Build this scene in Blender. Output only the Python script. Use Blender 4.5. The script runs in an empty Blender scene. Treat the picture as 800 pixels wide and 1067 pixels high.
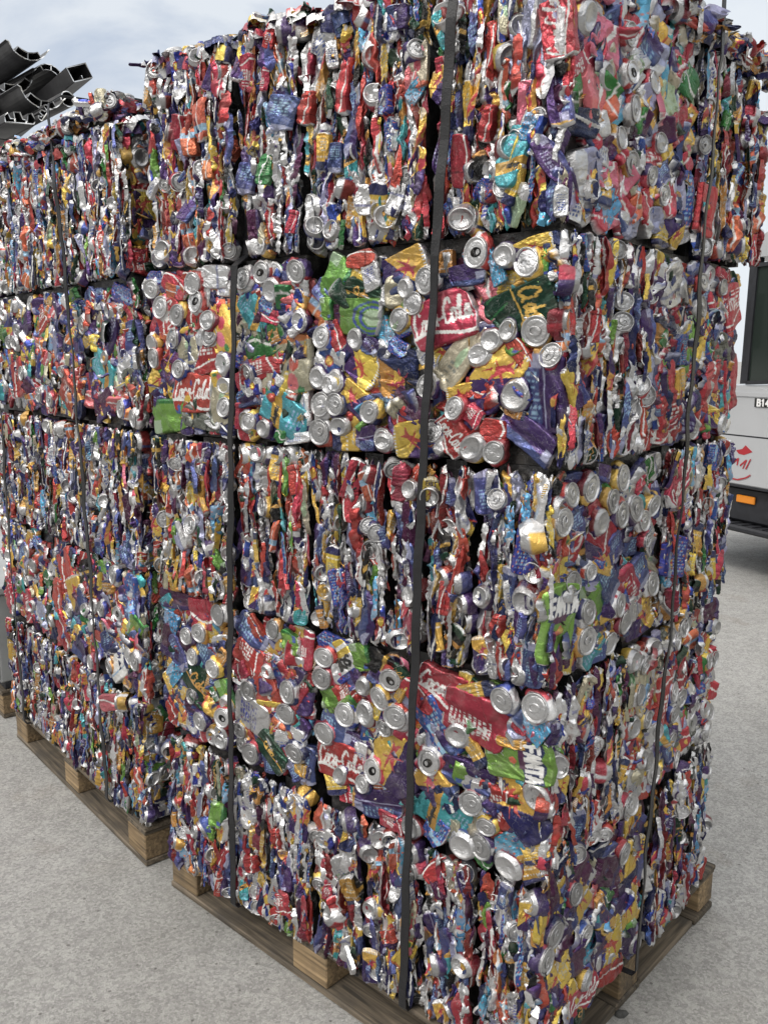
import bpy, math, random
import numpy as np
from mathutils import Matrix, Vector, Euler

# ------------------------------------------------------------------ camera, sky, sun, exposure
scene = bpy.context.scene
COL = scene.collection
R = math.radians
F_PX = 902.0
CAM_H = 1.68462
PITCH = 10.0895
cam_d = bpy.data.cameras.new('camera')
cam = bpy.data.objects.new('camera', cam_d)
COL.objects.link(cam)
cam.location = (0, 0, CAM_H)
cam.rotation_euler = (R(90 - PITCH), 0, 0)
cam_d.sensor_fit = 'HORIZONTAL'
cam_d.sensor_width = 36.0
cam_d.lens = 36.0 * F_PX / 800.0
cam_d.clip_start = 0.05
cam_d.clip_end = 3000
scene.camera = cam

SUN_EL, SUN_AZ = 52.0, 228.0          # azimuth clockwise from +Y: behind the camera, to the left
world = bpy.data.worlds.new('World')
scene.world = world
world.use_nodes = True
wn, wl = world.node_tree.nodes, world.node_tree.links
wn.clear()
wo = wn.new('ShaderNodeOutputWorld')
bg = wn.new('ShaderNodeBackground')
sky = wn.new('ShaderNodeTexSky')
sky.sky_type = 'NISHITA'
sky.sun_disc = False
sky.sun_elevation = R(SUN_EL)
sky.sun_rotation = R(SUN_AZ)
sky.air_density = 1.2
sky.dust_density = 3.0
tc = wn.new('ShaderNodeTexCoord')
mp = wn.new('ShaderNodeMapping'); mp.inputs['Scale'].default_value = (1.0, 1.0, 2.2)
nz = wn.new('ShaderNodeTexNoise'); nz.inputs['Scale'].default_value = 3.4; nz.inputs['Detail'].default_value = 9; nz.inputs['Roughness'].default_value = .55
nz.inputs['Distortion'].default_value = .4
cr = wn.new('ShaderNodeValToRGB')
cr.color_ramp.elements[0].position = .43; cr.color_ramp.elements[0].color = (5.7, 6.5, 7.8, 1)
cr.color_ramp.elements[1].position = .58; cr.color_ramp.elements[1].color = (8.3, 8.8, 9.4, 1)
# brighter cloud towards the right of the picture
sep = wn.new('ShaderNodeSeparateXYZ')
mr = wn.new('ShaderNodeMapRange'); mr.inputs['From Min'].default_value = -.2; mr.inputs['From Max'].default_value = .55
mr.inputs['To Min'].default_value = .0; mr.inputs['To Max'].default_value = 1.0
mixb = wn.new('ShaderNodeMixRGB'); mixb.inputs[2].default_value = (9.0, 9.5, 10.0, 1)
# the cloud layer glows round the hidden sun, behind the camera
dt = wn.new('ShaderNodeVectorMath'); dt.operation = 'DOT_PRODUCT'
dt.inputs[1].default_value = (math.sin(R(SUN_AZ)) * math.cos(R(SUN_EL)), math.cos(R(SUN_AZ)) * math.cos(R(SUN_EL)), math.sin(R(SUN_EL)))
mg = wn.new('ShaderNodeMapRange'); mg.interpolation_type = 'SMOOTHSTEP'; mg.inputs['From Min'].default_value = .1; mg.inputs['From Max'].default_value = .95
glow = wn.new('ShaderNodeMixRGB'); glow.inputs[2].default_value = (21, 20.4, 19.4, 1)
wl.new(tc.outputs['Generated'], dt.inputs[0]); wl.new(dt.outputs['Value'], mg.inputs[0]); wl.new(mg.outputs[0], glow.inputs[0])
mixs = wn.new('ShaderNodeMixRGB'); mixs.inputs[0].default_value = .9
wl.new(tc.outputs['Generated'], mp.inputs['Vector']); wl.new(mp.outputs[0], nz.inputs['Vector'])
wl.new(nz.outputs[0], cr.inputs[0]); wl.new(tc.outputs['Generated'], sep.inputs[0]); wl.new(sep.outputs[0], mr.inputs[0])
wl.new(mr.outputs[0], mixb.inputs[0]); wl.new(cr.outputs[0], mixb.inputs[1])
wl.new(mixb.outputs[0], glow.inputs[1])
# murky band added low in the sky, out of view, to darken metal reflections
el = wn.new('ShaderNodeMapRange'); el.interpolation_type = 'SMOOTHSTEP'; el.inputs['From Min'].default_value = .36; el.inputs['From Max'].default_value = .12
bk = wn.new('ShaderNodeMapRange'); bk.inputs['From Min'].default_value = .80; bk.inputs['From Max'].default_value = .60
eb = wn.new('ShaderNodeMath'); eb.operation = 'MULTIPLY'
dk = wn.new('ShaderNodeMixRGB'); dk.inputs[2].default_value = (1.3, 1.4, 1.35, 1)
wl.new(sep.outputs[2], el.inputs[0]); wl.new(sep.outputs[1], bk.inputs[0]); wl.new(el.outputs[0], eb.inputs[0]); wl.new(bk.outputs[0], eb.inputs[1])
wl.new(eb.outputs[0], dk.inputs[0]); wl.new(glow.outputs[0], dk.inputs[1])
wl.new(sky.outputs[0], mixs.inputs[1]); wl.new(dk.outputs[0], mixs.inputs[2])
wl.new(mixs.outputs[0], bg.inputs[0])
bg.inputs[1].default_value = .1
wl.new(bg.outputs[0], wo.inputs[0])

sd = bpy.data.lights.new('sun', 'SUN'); sd.energy = 1.5; sd.angle = R(16); sd.color = (1, .965, .91)
so = bpy.data.objects.new('sun', sd); COL.objects.link(so)
sdir = Vector((math.sin(R(SUN_AZ)) * math.cos(R(SUN_EL)), math.cos(R(SUN_AZ)) * math.cos(R(SUN_EL)), math.sin(R(SUN_EL))))
so.rotation_euler = sdir.to_track_quat('Z', 'Y').to_euler()

vs = scene.view_settings
vs.view_transform = 'Standard'; vs.look = 'None'; vs.gamma = 1; vs.exposure = 0.0; vs.use_curve_mapping = False
scene.cycles.max_bounces = 6
scene.cycles.glossy_bounces = 3
scene.cycles.diffuse_bounces = 3
scene.cycles.sample_clamp_indirect = 4.0

# ------------------------------------------------------------------ helpers
def hexc(h):
    v = np.array([int(h[i:i + 2], 16) / 255 for i in (0, 2, 4)])
    return np.where(v <= .04045, v / 12.92, ((v + .055) / 1.055) ** 2.4)

def tag(o, label=None, cat=None, group=None, kind=None):
    if label: o['label'] = label
    if cat: o['category'] = cat
    if group: o['group'] = group
    if kind: o['kind'] = kind
    return o

def empty(name, loc=(0, 0, 0), rz=0.0):
    o = bpy.data.objects.new(name, None)
    COL.objects.link(o)
    o.location = loc; o.rotation_euler = (0, 0, rz)
    o.empty_display_size = .1
    return o

def link(name, me, parent=None):
    o = bpy.data.objects.new(name, me)
    COL.objects.link(o)
    if parent is not None: o.parent = parent
    return o

class MB:
    """collects polygons, builds one mesh"""
    def __init__(s): s.v = []; s.f = []; s.m = []
    def add(s, vs, fs, mi=0):
        n = len(s.v); s.v += [tuple(v) for v in vs]
        s.f += [tuple(i + n for i in f) for f in fs]; s.m += [mi] * len(fs)
    def box(s, x0, x1, y0, y1, z0, z1, mi=0, b=0.0, M=None):
        if b <= 0:
            vs = [(x, y, z) for z in (z0, z1) for y in (y0, y1) for x in (x0, x1)]
            fs = [(0, 2, 3, 1), (4, 5, 7, 6), (0, 1, 5, 4), (2, 6, 7, 3), (0, 4, 6, 2), (1, 3, 7, 5)]
        else:
            # chamfered box: 24 vertices
            vs = []; idx = {}
            X = (x0, x1); Y = (y0, y1); Z = (z0, z1); sg = (1, -1)
            for i in range(2):
                for j in range(2):
                    for k in range(2):
                        c = (X[i], Y[j], Z[k]); d = (sg[i] * b, sg[j] * b, sg[k] * b)
                        for a in range(3):
                            p = [c[q] + (0 if q == a else d[q]) for q in range(3)]
                            idx[(i, j, k, a)] = len(vs); vs.append(tuple(p))
            g = lambda i, j, k, a: idx[(i, j, k, a)]
            fs = []
            for i in range(2):
                q = [g(i, 0, 0, 0), g(i, 1, 0, 0), g(i, 1, 1, 0), g(i, 0, 1, 0)]; fs.append(q if i else q[::-1])
                q = [g(0, i, 0, 1), g(0, i, 1, 1), g(1, i, 1, 1), g(1, i, 0, 1)]; fs.append(q if i else q[::-1])
                q = [g(0, 0, i, 2), g(1, 0, i, 2), g(1, 1, i, 2), g(0, 1, i, 2)]; fs.append(q if i else q[::-1])
            for i in range(2):
                for j in range(2):
                    q = [g(i, j, 0, 0), g(i, j, 1, 0), g(i, j, 1, 1), g(i, j, 0, 1)]; fs.append(q if (i + j) % 2 else q[::-1])
                    q = [g(i, 0, j, 0), g(i, 1, j, 0), g(i, 1, j, 2), g(i, 0, j, 2)]; fs.append(q[::-1] if (i + j) % 2 else q)
                    q = [g(0, i, j, 1), g(1, i, j, 1), g(1, i, j, 2), g(0, i, j, 2)]; fs.append(q if (i + j) % 2 else q[::-1])
                    for k in range(2):
                        q = [g(i, j, k, 0), g(i, j, k, 1), g(i, j, k, 2)]; fs.append(q[::-1] if (i + j + k) % 2 == 0 else q)
        if M is not None: vs = [tuple(M @ Vector(v)) for v in vs]
        s.add(vs, fs, mi)
    def cyl(s, p, axis, r, h, n=24, mi=0, r2=None):
        a = Vector(axis).normalized(); u = a.orthogonal().normalized(); w = a.cross(u); p = Vector(p)
        r2 = r if r2 is None else r2
        vs = [p + (u * math.cos(t) + w * math.sin(t)) * r for t in [2 * math.pi * i / n for i in range(n)]]
        vs += [p + a * h + (u * math.cos(t) + w * math.sin(t)) * r2 for t in [2 * math.pi * i / n for i in range(n)]]
        fs = [(i, (i + 1) % n, n + (i + 1) % n, n + i) for i in range(n)] + [tuple(range(n))[::-1], tuple(range(n, 2 * n))]
        s.add(vs, fs, mi)
    def build(s, name, mats, parent=None, smooth=False):
        me = bpy.data.meshes.new(name)
        me.from_pydata(s.v, [], s.f)
        if not isinstance(mats, (list, tuple)): mats = [mats]
        for m in mats: me.materials.append(m)
        me.polygons.foreach_set('material_index', s.m)
        if smooth: me.polygons.foreach_set('use_smooth', [True] * len(s.f))
        me.update()
        return link(name, me, parent)

def raw_mesh(name, co, quads, rgba, mat, smooth=True):
    me = bpy.data.meshes.new(name)
    co = np.asarray(co, dtype=np.float32); q = np.asarray(quads, dtype=np.int32)
    me.vertices.add(len(co)); me.vertices.foreach_set('co', co.ravel())
    me.loops.add(q.size); me.loops.foreach_set('vertex_index', q.ravel())
    me.polygons.add(len(q))
    me.polygons.foreach_set('loop_start', np.arange(0, q.size, 4, dtype=np.int32))
    me.polygons.foreach_set('loop_total', np.full(len(q), 4, dtype=np.int32))
    me.polygons.foreach_set('use_smooth', np.full(len(q), smooth))
    me.update(calc_edges=True)
    if rgba is not None:
        ca = me.color_attributes.new('Col', 'FLOAT_COLOR', 'POINT')
        ca.data.foreach_set('color', np.asarray(rgba, dtype=np.float32).ravel())
    me.materials.append(mat)
    return me

def grid_quads(nx, ny, wrap=False, off=0):
    i, j = np.meshgrid(np.arange(nx if wrap else nx - 1), np.arange(ny - 1))
    i = i.ravel(); j = j.ravel(); i2 = (i + 1) % nx
    return np.stack([j * nx + i, j * nx + i2, (j + 1) * nx + i2, (j + 1) * nx + i], 1) + off

# ------------------------------------------------------------------ materials
def mat(name):
    m = bpy.data.materials.new(name); m.use_nodes = True
    n, l = m.node_tree.nodes, m.node_tree.links
    return m, n, l, n['Principled BSDF']

def simple(name, col, rough=.5, metal=0.0, noise=.0, scale=20.0, bump=0.0, bscale=80.0):
    m, n, l, b = mat(name)
    b.inputs['Roughness'].default_value = rough; b.inputs['Metallic'].default_value = metal
    t = n.new('ShaderNodeTexCoord')
    if noise > 0:
        x = n.new('ShaderNodeTexNoise'); x.inputs['Scale'].default_value = scale; x.inputs['Detail'].default_value = 6
        l.new(t.outputs['Object'], x.inputs['Vector'])
        r = n.new('ShaderNodeMapRange'); r.inputs['From Min'].default_value = .3; r.inputs['From Max'].default_value = .7
        r.inputs['To Min'].default_value = 1 - noise; r.inputs['To Max'].default_value = 1 + noise * .6
        l.new(x.outputs[0], r.inputs[0])
        mu = n.new('ShaderNodeVectorMath'); mu.operation = 'SCALE'; mu.inputs[0].default_value = col
        l.new(r.outputs[0], mu.inputs['Scale']); l.new(mu.outputs[0], b.inputs['Base Color'])
    else:
        b.inputs['Base Color'].default_value = (*col, 1)
    if bump > 0:
        y = n.new('ShaderNodeTexNoise'); y.inputs['Scale'].default_value = bscale; y.inputs['Detail'].default_value = 4
        l.new(t.outputs['Object'], y.inputs['Vector'])
        bu = n.new('ShaderNodeBump'); bu.inputs['Strength'].default_value = bump; bu.inputs['Distance'].default_value = .003
        l.new(y.outputs[0], bu.inputs['Height']); l.new(bu.outputs[0], b.inputs['Normal'])
    return m

def can_material():
    m, n, l, b = mat('crumpled_can_metal')
    at = n.new('ShaderNodeAttribute'); at.attribute_name = 'Col'
    oi = n.new('ShaderNodeObjectInfo'); tco = n.new('ShaderNodeTexCoord')
    # per-can shift of the texture space
    off = n.new('ShaderNodeVectorMath'); off.operation = 'SCALE'; off.inputs[0].default_value = (7.3, 3.1, 5.7)
    l.new(oi.outputs['Random'], off.inputs['Scale'])
    ad = n.new('ShaderNodeVectorMath'); ad.operation = 'ADD'
    l.new(tco.outputs['Object'], ad.inputs[0]); l.new(off.outputs[0], ad.inputs[1])
    hs = n.new('ShaderNodeHueSaturation')
    h1 = n.new('ShaderNodeMapRange'); h1.inputs['To Min'].default_value = .485; h1.inputs['To Max'].default_value = .515
    l.new(oi.outputs['Random'], h1.inputs[0]); l.new(h1.outputs[0], hs.inputs['Hue'])
    fr = n.new('ShaderNodeMath'); fr.operation = 'MULTIPLY'; fr.inputs[1].default_value = 17.77
    fr2 = n.new('ShaderNodeMath'); fr2.operation = 'FRACT'
    l.new(oi.outputs['Random'], fr.inputs[0]); l.new(fr.outputs[0], fr2.inputs[0])
    h2 = n.new('ShaderNodeMapRange'); h2.inputs['To Min'].default_value = .70; h2.inputs['To Max'].default_value = 1.10
    l.new(fr2.outputs[0], h2.inputs[0]); l.new(h2.outputs[0], hs.inputs['Value'])
    hs.inputs['Saturation'].default_value = .90
    l.new(at.outputs['Color'], hs.inputs['Color'])
    # grime: worn and dusty patches
    d = n.new('ShaderNodeTexNoise'); d.inputs['Scale'].default_value = 28; d.inputs['Detail'].default_value = 7; d.inputs['Roughness'].default_value = .65
    l.new(ad.outputs[0], d.inputs['Vector'])
    dr = n.new('ShaderNodeMapRange'); dr.inputs['From Min'].default_value = .48; dr.inputs['From Max'].default_value = .78
    dr.inputs['To Max'].default_value = .55
    l.new(d.outputs[0], dr.inputs[0])
    mx = n.new('ShaderNodeMixRGB'); mx.inputs[2].default_value = (.13, .115, .10, 1)
    l.new(dr.outputs[0], mx.inputs[0]); l.new(hs.outputs[0], mx.inputs[1])
    # scratched through to bare metal along creases
    sc = n.new('ShaderNodeTexVoronoi'); sc.feature = 'DISTANCE_TO_EDGE'; sc.inputs['Scale'].default_value = 55
    sn = n.new('ShaderNodeTexNoise'); sn.inputs['Scale'].default_value = 60; sn.inputs['Detail'].default_value = 3
    l.new(ad.outputs[0], sn.inputs['Vector'])
    wv = n.new('ShaderNodeVectorMath'); wv.operation = 'MULTIPLY_ADD'; wv.inputs[1].default_value = (.035, .035, .035)
    l.new(sn.outputs['Color'], wv.inputs[0]); l.new(ad.outputs[0], wv.inputs[2]); l.new(wv.outputs[0], sc.inputs['Vector'])
    sm = n.new('ShaderNodeMapRange'); sm.inputs['From Min'].default_value = .0; sm.inputs['From Max'].default_value = .022
    sm.inputs['To Min'].default_value = .38; sm.inputs['To Max'].default_value = 0
    l.new(sc.outputs['Distance'], sm.inputs[0])
    # only here and there
    sb = n.new('ShaderNodeTexNoise'); sb.inputs['Scale'].default_value = 22; sb.inputs['Detail'].default_value = 2
    l.new(ad.outputs[0], sb.inputs['Vector'])
    sbr = n.new('ShaderNodeMapRange'); sbr.inputs['From Min'].default_value = .45; sbr.inputs['From Max'].default_value = .62
    l.new(sb.outputs[0], sbr.inputs[0])
    smm = n.new('ShaderNodeMath'); smm.operation = 'MULTIPLY'; l.new(sm.outputs[0], smm.inputs[0]); l.new(sbr.outputs[0], smm.inputs[1])
    mx2 = n.new('ShaderNodeMixRGB'); mx2.inputs[2].default_value = (.62, .62, .63, 1)
    l.new(smm.outputs[0], mx2.inputs[0]); l.new(mx.outputs[0], mx2.inputs[1])
    l.new(mx2.outputs[0], b.inputs['Base Color'])
    # metallic from alpha
    mm = n.new('ShaderNodeMath'); mm.operation = 'SUBTRACT'; mm.use_clamp = True
    l.new(at.outputs['Alpha'], mm.inputs[0]); l.new(dr.outputs[0], mm.inputs[1]); l.new(mm.outputs[0], b.inputs['Metallic'])
    ro = n.new('ShaderNodeMapRange'); ro.inputs['From Min'].default_value = .3; ro.inputs['From Max'].default_value = .8
    ro.inputs['To Min'].default_value = .25; ro.inputs['To Max'].default_value = .52
    l.new(d.outputs[0], ro.inputs[0]); l.new(ro.outputs[0], b.inputs['Roughness'])
    # crinkles
    b1 = n.new('ShaderNodeBump'); b1.inputs['Strength'].default_value = .7; b1.inputs['Distance'].default_value = .0028
    l.new(sc.outputs['Distance'], b1.inputs['Height'])
    n2 = n.new('ShaderNodeTexNoise'); n2.inputs['Scale'].default_value = 110; n2.inputs['Detail'].default_value = 3; n2.inputs['Distortion'].default_value = .6
    l.new(ad.outputs[0], n2.inputs['Vector'])
    b2 = n.new('ShaderNodeBump'); b2.inputs['Strength'].default_value = .4; b2.inputs['Distance'].default_value = .0022
    l.new(n2.outputs[0], b2.inputs['Height']); l.new(b1.outputs[0], b2.inputs['Normal'])
    l.new(b2.outputs[0], b.inputs['Normal'])
    return m

def core_material():
    """the packed inside of a bale, seen only through the gaps between the outer cans"""
    m, n, l, b = mat('packed_can_scrap')
    tco = n.new('ShaderNodeTexCoord')
    mpp = n.new('ShaderNodeMapping'); mpp.inputs['Scale'].default_value = (70, 70, 22)
    l.new(tco.outputs['Object'], mpp.inputs['Vector'])
    v = n.new('ShaderNodeTexVoronoi'); v.inputs['Scale'].default_value = 1
    l.new(mpp.outputs[0], v.inputs['Vector'])
    se = n.new('ShaderNodeSeparateXYZ'); l.new(v.outputs['Color'], se.inputs[0])
    c = n.new('ShaderNodeValToRGB'); c.color_ramp.interpolation = 'CONSTANT'
    pal = [('6a6a6c', 0), ('2a1f4a', .3), ('8a8a8a', .45), ('8a1a20', .56), ('a9761a', .66), ('1c2c80', .76), ('1a1a1c', .85), ('2f6b30', .93)]
    for i, (h, p) in enumerate(pal):
        e = c.color_ramp.elements[i] if i < 2 else c.color_ramp.elements.new(p)
        e.position = p; e.color = (*hexc(h), 1)
    l.new(se.outputs[0], c.inputs[0]); l.new(c.outputs[0], b.inputs['Base Color'])
    b.inputs['Metallic'].default_value = .5; b.inputs['Roughness'].default_value = .45
    bu = n.new('ShaderNodeBump'); bu.inputs['Strength'].default_value = 1; bu.inputs['Distance'].default_value = .01
    l.new(v.outputs['Distance'], bu.inputs['Height']); l.new(bu.outputs[0], b.inputs['Normal'])
    return m

def wood_material(nm='weathered_pallet_wood', c0=(.05, .040, .028, 1), c1=(.27, .21, .14, 1)):
    m, n, l, b = mat(nm)
    tco = n.new('ShaderNodeTexCoord'); oi = n.new('ShaderNodeObjectInfo')
    at = n.new('ShaderNodeAttribute'); at.attribute_name = 'Grain'
    mpp = n.new('ShaderNodeMapping'); mpp.inputs['Scale'].default_value = (3, 60, 60)
    l.new(tco.outputs['Object'], mpp.inputs['Vector'])
    no = n.new('ShaderNodeTexNoise'); no.inputs['Scale'].default_value = 1.4; no.inputs['Detail'].default_value = 8; no.inputs['Distortion'].default_value = .7
    l.new(mpp.outputs[0], no.inputs['Vector'])
    c = n.new('ShaderNodeValToRGB')
    c.color_ramp.elements[0].position = .3; c.color_ramp.elements[0].color = c0
    c.color_ramp.elements[1].position = .72; c.color_ramp.elements[1].color = c1
    l.new(no.outputs[0], c.inputs[0])
    hs = n.new('ShaderNodeHueSaturation')
    mr_ = n.new('ShaderNodeMapRange'); mr_.inputs['To Min'].default_value = .5; mr_.inputs['To Max'].default_value = 1.25
    l.new(oi.outputs['Random'], mr_.inputs[0]); l.new(mr_.outputs[0], hs.inputs['Value']); l.new(c.outputs[0], hs.inputs['Color'])
    st = n.new('ShaderNodeTexNoise'); st.inputs['Scale'].default_value = 9; st.inputs['Detail'].default_value = 5
    l.new(tco.outputs['Object'], st.inputs['Vector'])
    sr = n.new('ShaderNodeMapRange'); sr.inputs['From Min'].default_value = .5; sr.inputs['From Max'].default_value = .7; sr.inputs['To Max'].default_value = .6
    l.new(st.outputs[0], sr.inputs[0])
    mx = n.new('ShaderNodeMixRGB'); mx.inputs[2].default_value = (.05, .045, .04, 1)
    l.new(sr.outputs[0], mx.inputs[0]); l.new(hs.outputs[0], mx.inputs[1]); l.new(mx.outputs[0], b.inputs['Base Color'])
    b.inputs['Roughness'].default_value = .85
    bu = n.new('ShaderNodeBump'); bu.inputs['Strength'].default_value = .6; bu.inputs['Distance'].default_value = .003
    l.new(no.outputs[0], bu.inputs['Height']); l.new(bu.outputs[0], b.inputs['Normal'])
    return m

def ground_material():
    m, n, l, b = mat('worn_concrete_yard')
    tco = n.new('ShaderNodeTexCoord')
    def noise(s, d=5, r=.55):
        x = n.new('ShaderNodeTexNoise'); x.inputs['Scale'].default_value = s; x.inputs['Detail'].default_value = d; x.inputs['Roughness'].default_value = r
        l.new(tco.outputs['Object'], x.inputs['Vector']); return x
    big = noise(.9, 6, .6); mid = noise(14, 4); fine = noise(260, 3, .7)
    c = n.new('ShaderNodeValToRGB')
    c.color_ramp.elements[0].position = .36; c.color_ramp.elements[0].color = (.30, .295, .28, 1)
    c.color_ramp.elements[1].position = .66; c.color_ramp.elements[1].color = (.385, .38, .37, 1)
    l.new(big.outputs[0], c.inputs[0])
    # aggregate: pale and dark stones
    v = n.new('ShaderNodeTexVoronoi'); v.inputs['Scale'].default_value = 125; l.new(tco.outputs['Object'], v.inputs['Vector'])
    se = n.new('ShaderNodeSeparateXYZ'); l.new(v.outputs['Color'], se.inputs[0])
    ag = n.new('ShaderNodeMapRange'); ag.inputs['To Min'].default_value = .74; ag.inputs['To Max'].default_value = 1.20
    l.new(se.outputs[0], ag.inputs[0])
    fm = n.new('ShaderNodeMapRange'); fm.inputs['From Min'].default_value = .3; fm.inputs['From Max'].default_value = .7; fm.inputs['To Min'].default_value = .70; fm.inputs['To Max'].default_value = 1.26
    l.new(fine.outputs[0], fm.inputs[0])
    m1 = n.new('ShaderNodeMath'); m1.operation = 'MULTIPLY'; l.new(ag.outputs[0], m1.inputs[0]); l.new(fm.outputs[0], m1.inputs[1])
    m3 = n.new('ShaderNodeMapRange'); m3.inputs['From Min'].default_value = .3; m3.inputs['From Max'].default_value = .7; m3.inputs['To Min'].default_value = .88; m3.inputs['To Max'].default_value = 1.1
    l.new(mid.outputs[0], m3.inputs[0])
    m2 = n.new('ShaderNodeMath'); m2.operation = 'MULTIPLY'; l.new(m1.outputs[0], m2.inputs[0]); l.new(m3.outputs[0], m2.inputs[1])
    vm = n.new('ShaderNodeVectorMath'); vm.operation = 'SCALE'; l.new(c.outputs[0], vm.inputs[0]); l.new(m2.outputs[0], vm.inputs['Scale'])
    # rusty and white stains
    s1 = noise(2.3, 6, .6); sr = n.new('ShaderNodeMapRange'); sr.inputs['From Min'].default_value = .58; sr.inputs['From Max'].default_value = .72; sr.inputs['To Max'].default_value = .35
    l.new(s1.outputs[0], sr.inputs[0])
    mx = n.new('ShaderNodeMixRGB'); mx.inputs[2].default_value = (.19, .15, .10, 1); l.new(sr.outputs[0], mx.inputs[0]); l.new(vm.outputs[0], mx.inputs[1])
    # dark pits
    v2 = n.new('ShaderNodeTexVoronoi'); v2.inputs['Scale'].default_value = 16; l.new(tco.outputs['Object'], v2.inputs['Vector'])
    pr = n.new('ShaderNodeMapRange'); pr.inputs['From Min'].default_value = .05; pr.inputs['From Max'].default_value = .09; pr.inputs['To Min'].default_value = .7; pr.inputs['To Max'].default_value = 0
    l.new(v2.outputs['Distance'], pr.inputs[0])
    mx3 = n.new('ShaderNodeMixRGB'); mx3.inputs[2].default_value = (.07, .065, .06, 1); l.new(pr.outputs[0], mx3.inputs[0]); l.new(mx.outputs[0], mx3.inputs[1])
    l.new(mx3.outputs[0], b.inputs['Base Color'])
    b.inputs['Roughness'].default_value = .9
    bu = n.new('ShaderNodeBump'); bu.inputs['Strength'].default_value = .8; bu.inputs['Distance'].default_value = .004
    l.new(m1.outputs[0], bu.inputs['Height']); l.new(bu.outputs[0], b.inputs['Normal'])
    return m

CAN = can_material(); CORE = core_material(); WOOD = wood_material(c0=(.035, .029, .022, 1), c1=(.20, .16, .115, 1)); WOODB = wood_material('pallet_block_wood', (.10, .068, .038, 1), (.38, .27, .15, 1)); GROUND = ground_material()
STRAP = simple('black_polyester_strap', (.012, .012, .014), .38, 0, .2, 60, .3, 300)
STEEL = simple('strap_buckle_steel', (.35, .35, .36), .35, 1)
ALU = simple('dull_mill_aluminium', (.10, .10, .105), .5, .6, .35, 14, .3, 60)
ALUCUT = simple('sawn_aluminium_edge', (.78, .78, .78), .35, .9)
TPAINT = simple('silver_truck_paint', (.52, .53, .55), .3, .3, .05, 3)
TDARK = simple('black_truck_plastic', (.018, .019, .024), .55, 0, .3, 20)
TRUB = simple('tyre_rubber', (.02, .02, .02), .85)
TGLASS = simple('dark_cab_glass', (.022, .03, .026), .1, 0)
TWHITE = simple('white_badge_letters', (.8, .8, .8), .5)
TBLACK = simple('black_badge', (.01, .01, .01), .4)
TRED = simple('red_decal', (.38, .02, .03), .4)
TORANGE = simple('orange_marker_lens', (.75, .25, .02), .25)
TCREAM = simple('cream_fairing_paint', (.66, .64, .55), .4)
GREYPL = simple('grey_crate_plastic', (.36, .37, .37), .6, 0, .15, 6)
# ------------------------------------------------------------------ lettering: strokes in a unit box, used to print words on the cans
_SF = {  # sans capitals / digits, each a list of polylines in a 1 x 1.5 box
 'A': [[(0, 0), (.5, 1.5), (1, 0)], [(.2, .5), (.8, .5)]], 'B': [[(0, 0), (0, 1.5), (.7, 1.45), (.85, 1.1), (.6, .8), (0, .8)], [(.6, .8), (1, .5), (.85, .05), (0, 0)]],
 'C': [[(1, 1.25), (.6, 1.5), (.15, 1.2), (0, .75), (.15, .3), (.6, 0), (1, .25)]], 'E': [[(1, 0), (0, 0), (0, 1.5), (1, 1.5)], [(0, .78), (.8, .78)]],
 'F': [[(0, 0), (0, 1.5), (1, 1.5)], [(0, .78), (.8, .78)]], 'G': [[(1, 1.25), (.6, 1.5), (.15, 1.2), (0, .75), (.15, .3), (.6, 0), (1, .25), (1, .7), (.6, .7)]],
 'L': [[(0, 1.5), (0, 0), (.9, 0)]], 'M': [[(0, 0), (0, 1.5), (.5, .6), (1, 1.5), (1, 0)]], 'N': [[(0, 0), (0, 1.5), (1, 0), (1, 1.5)]],
 'O': [[(.5, 0), (.1, .3), (0, .75), (.1, 1.2), (.5, 1.5), (.9, 1.2), (1, .75), (.9, .3), (.5, 0)]], 'P': [[(0, 0), (0, 1.5), (.8, 1.45), (1, 1.1), (.8, .75), (0, .7)]],
 'R': [[(0, 0), (0, 1.5), (.8, 1.45), (1, 1.1), (.8, .75), (0, .7)], [(.5, .72), (1, 0)]], 'S': [[(1, 1.25), (.5, 1.5), (.05, 1.2), (.3, .85), (.8, .65), (1, .3), (.5, 0), (0, .25)]],
 'T': [[(.5, 0), (.5, 1.5)], [(0, 1.5), (1, 1.5)]], 'U': [[(0, 1.5), (0, .4), (.3, 0), (.7, 0), (1, .4), (1, 1.5)]], 'Y': [[(0, 1.5), (.5, .75), (1, 1.5)], [(.5, .75), (.5, 0)]],
 'X': [[(0, 0), (1, 1.5)], [(0, 1.5), (1, 0)]], 'I': [[(.5, 0), (.5, 1.5)]], ' ': [], '0': [[(.5, 0), (.1, .3), (0, .75), (.1, 1.2), (.5, 1.5), (.9, 1.2), (1, .75), (.9, .3), (.5, 0)]],
 '1': [[(.2, 1.2), (.5, 1.5), (.5, 0)]], '4': [[(.75, 0), (.75, 1.5), (0, .5), (1, .5)]],
}
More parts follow.
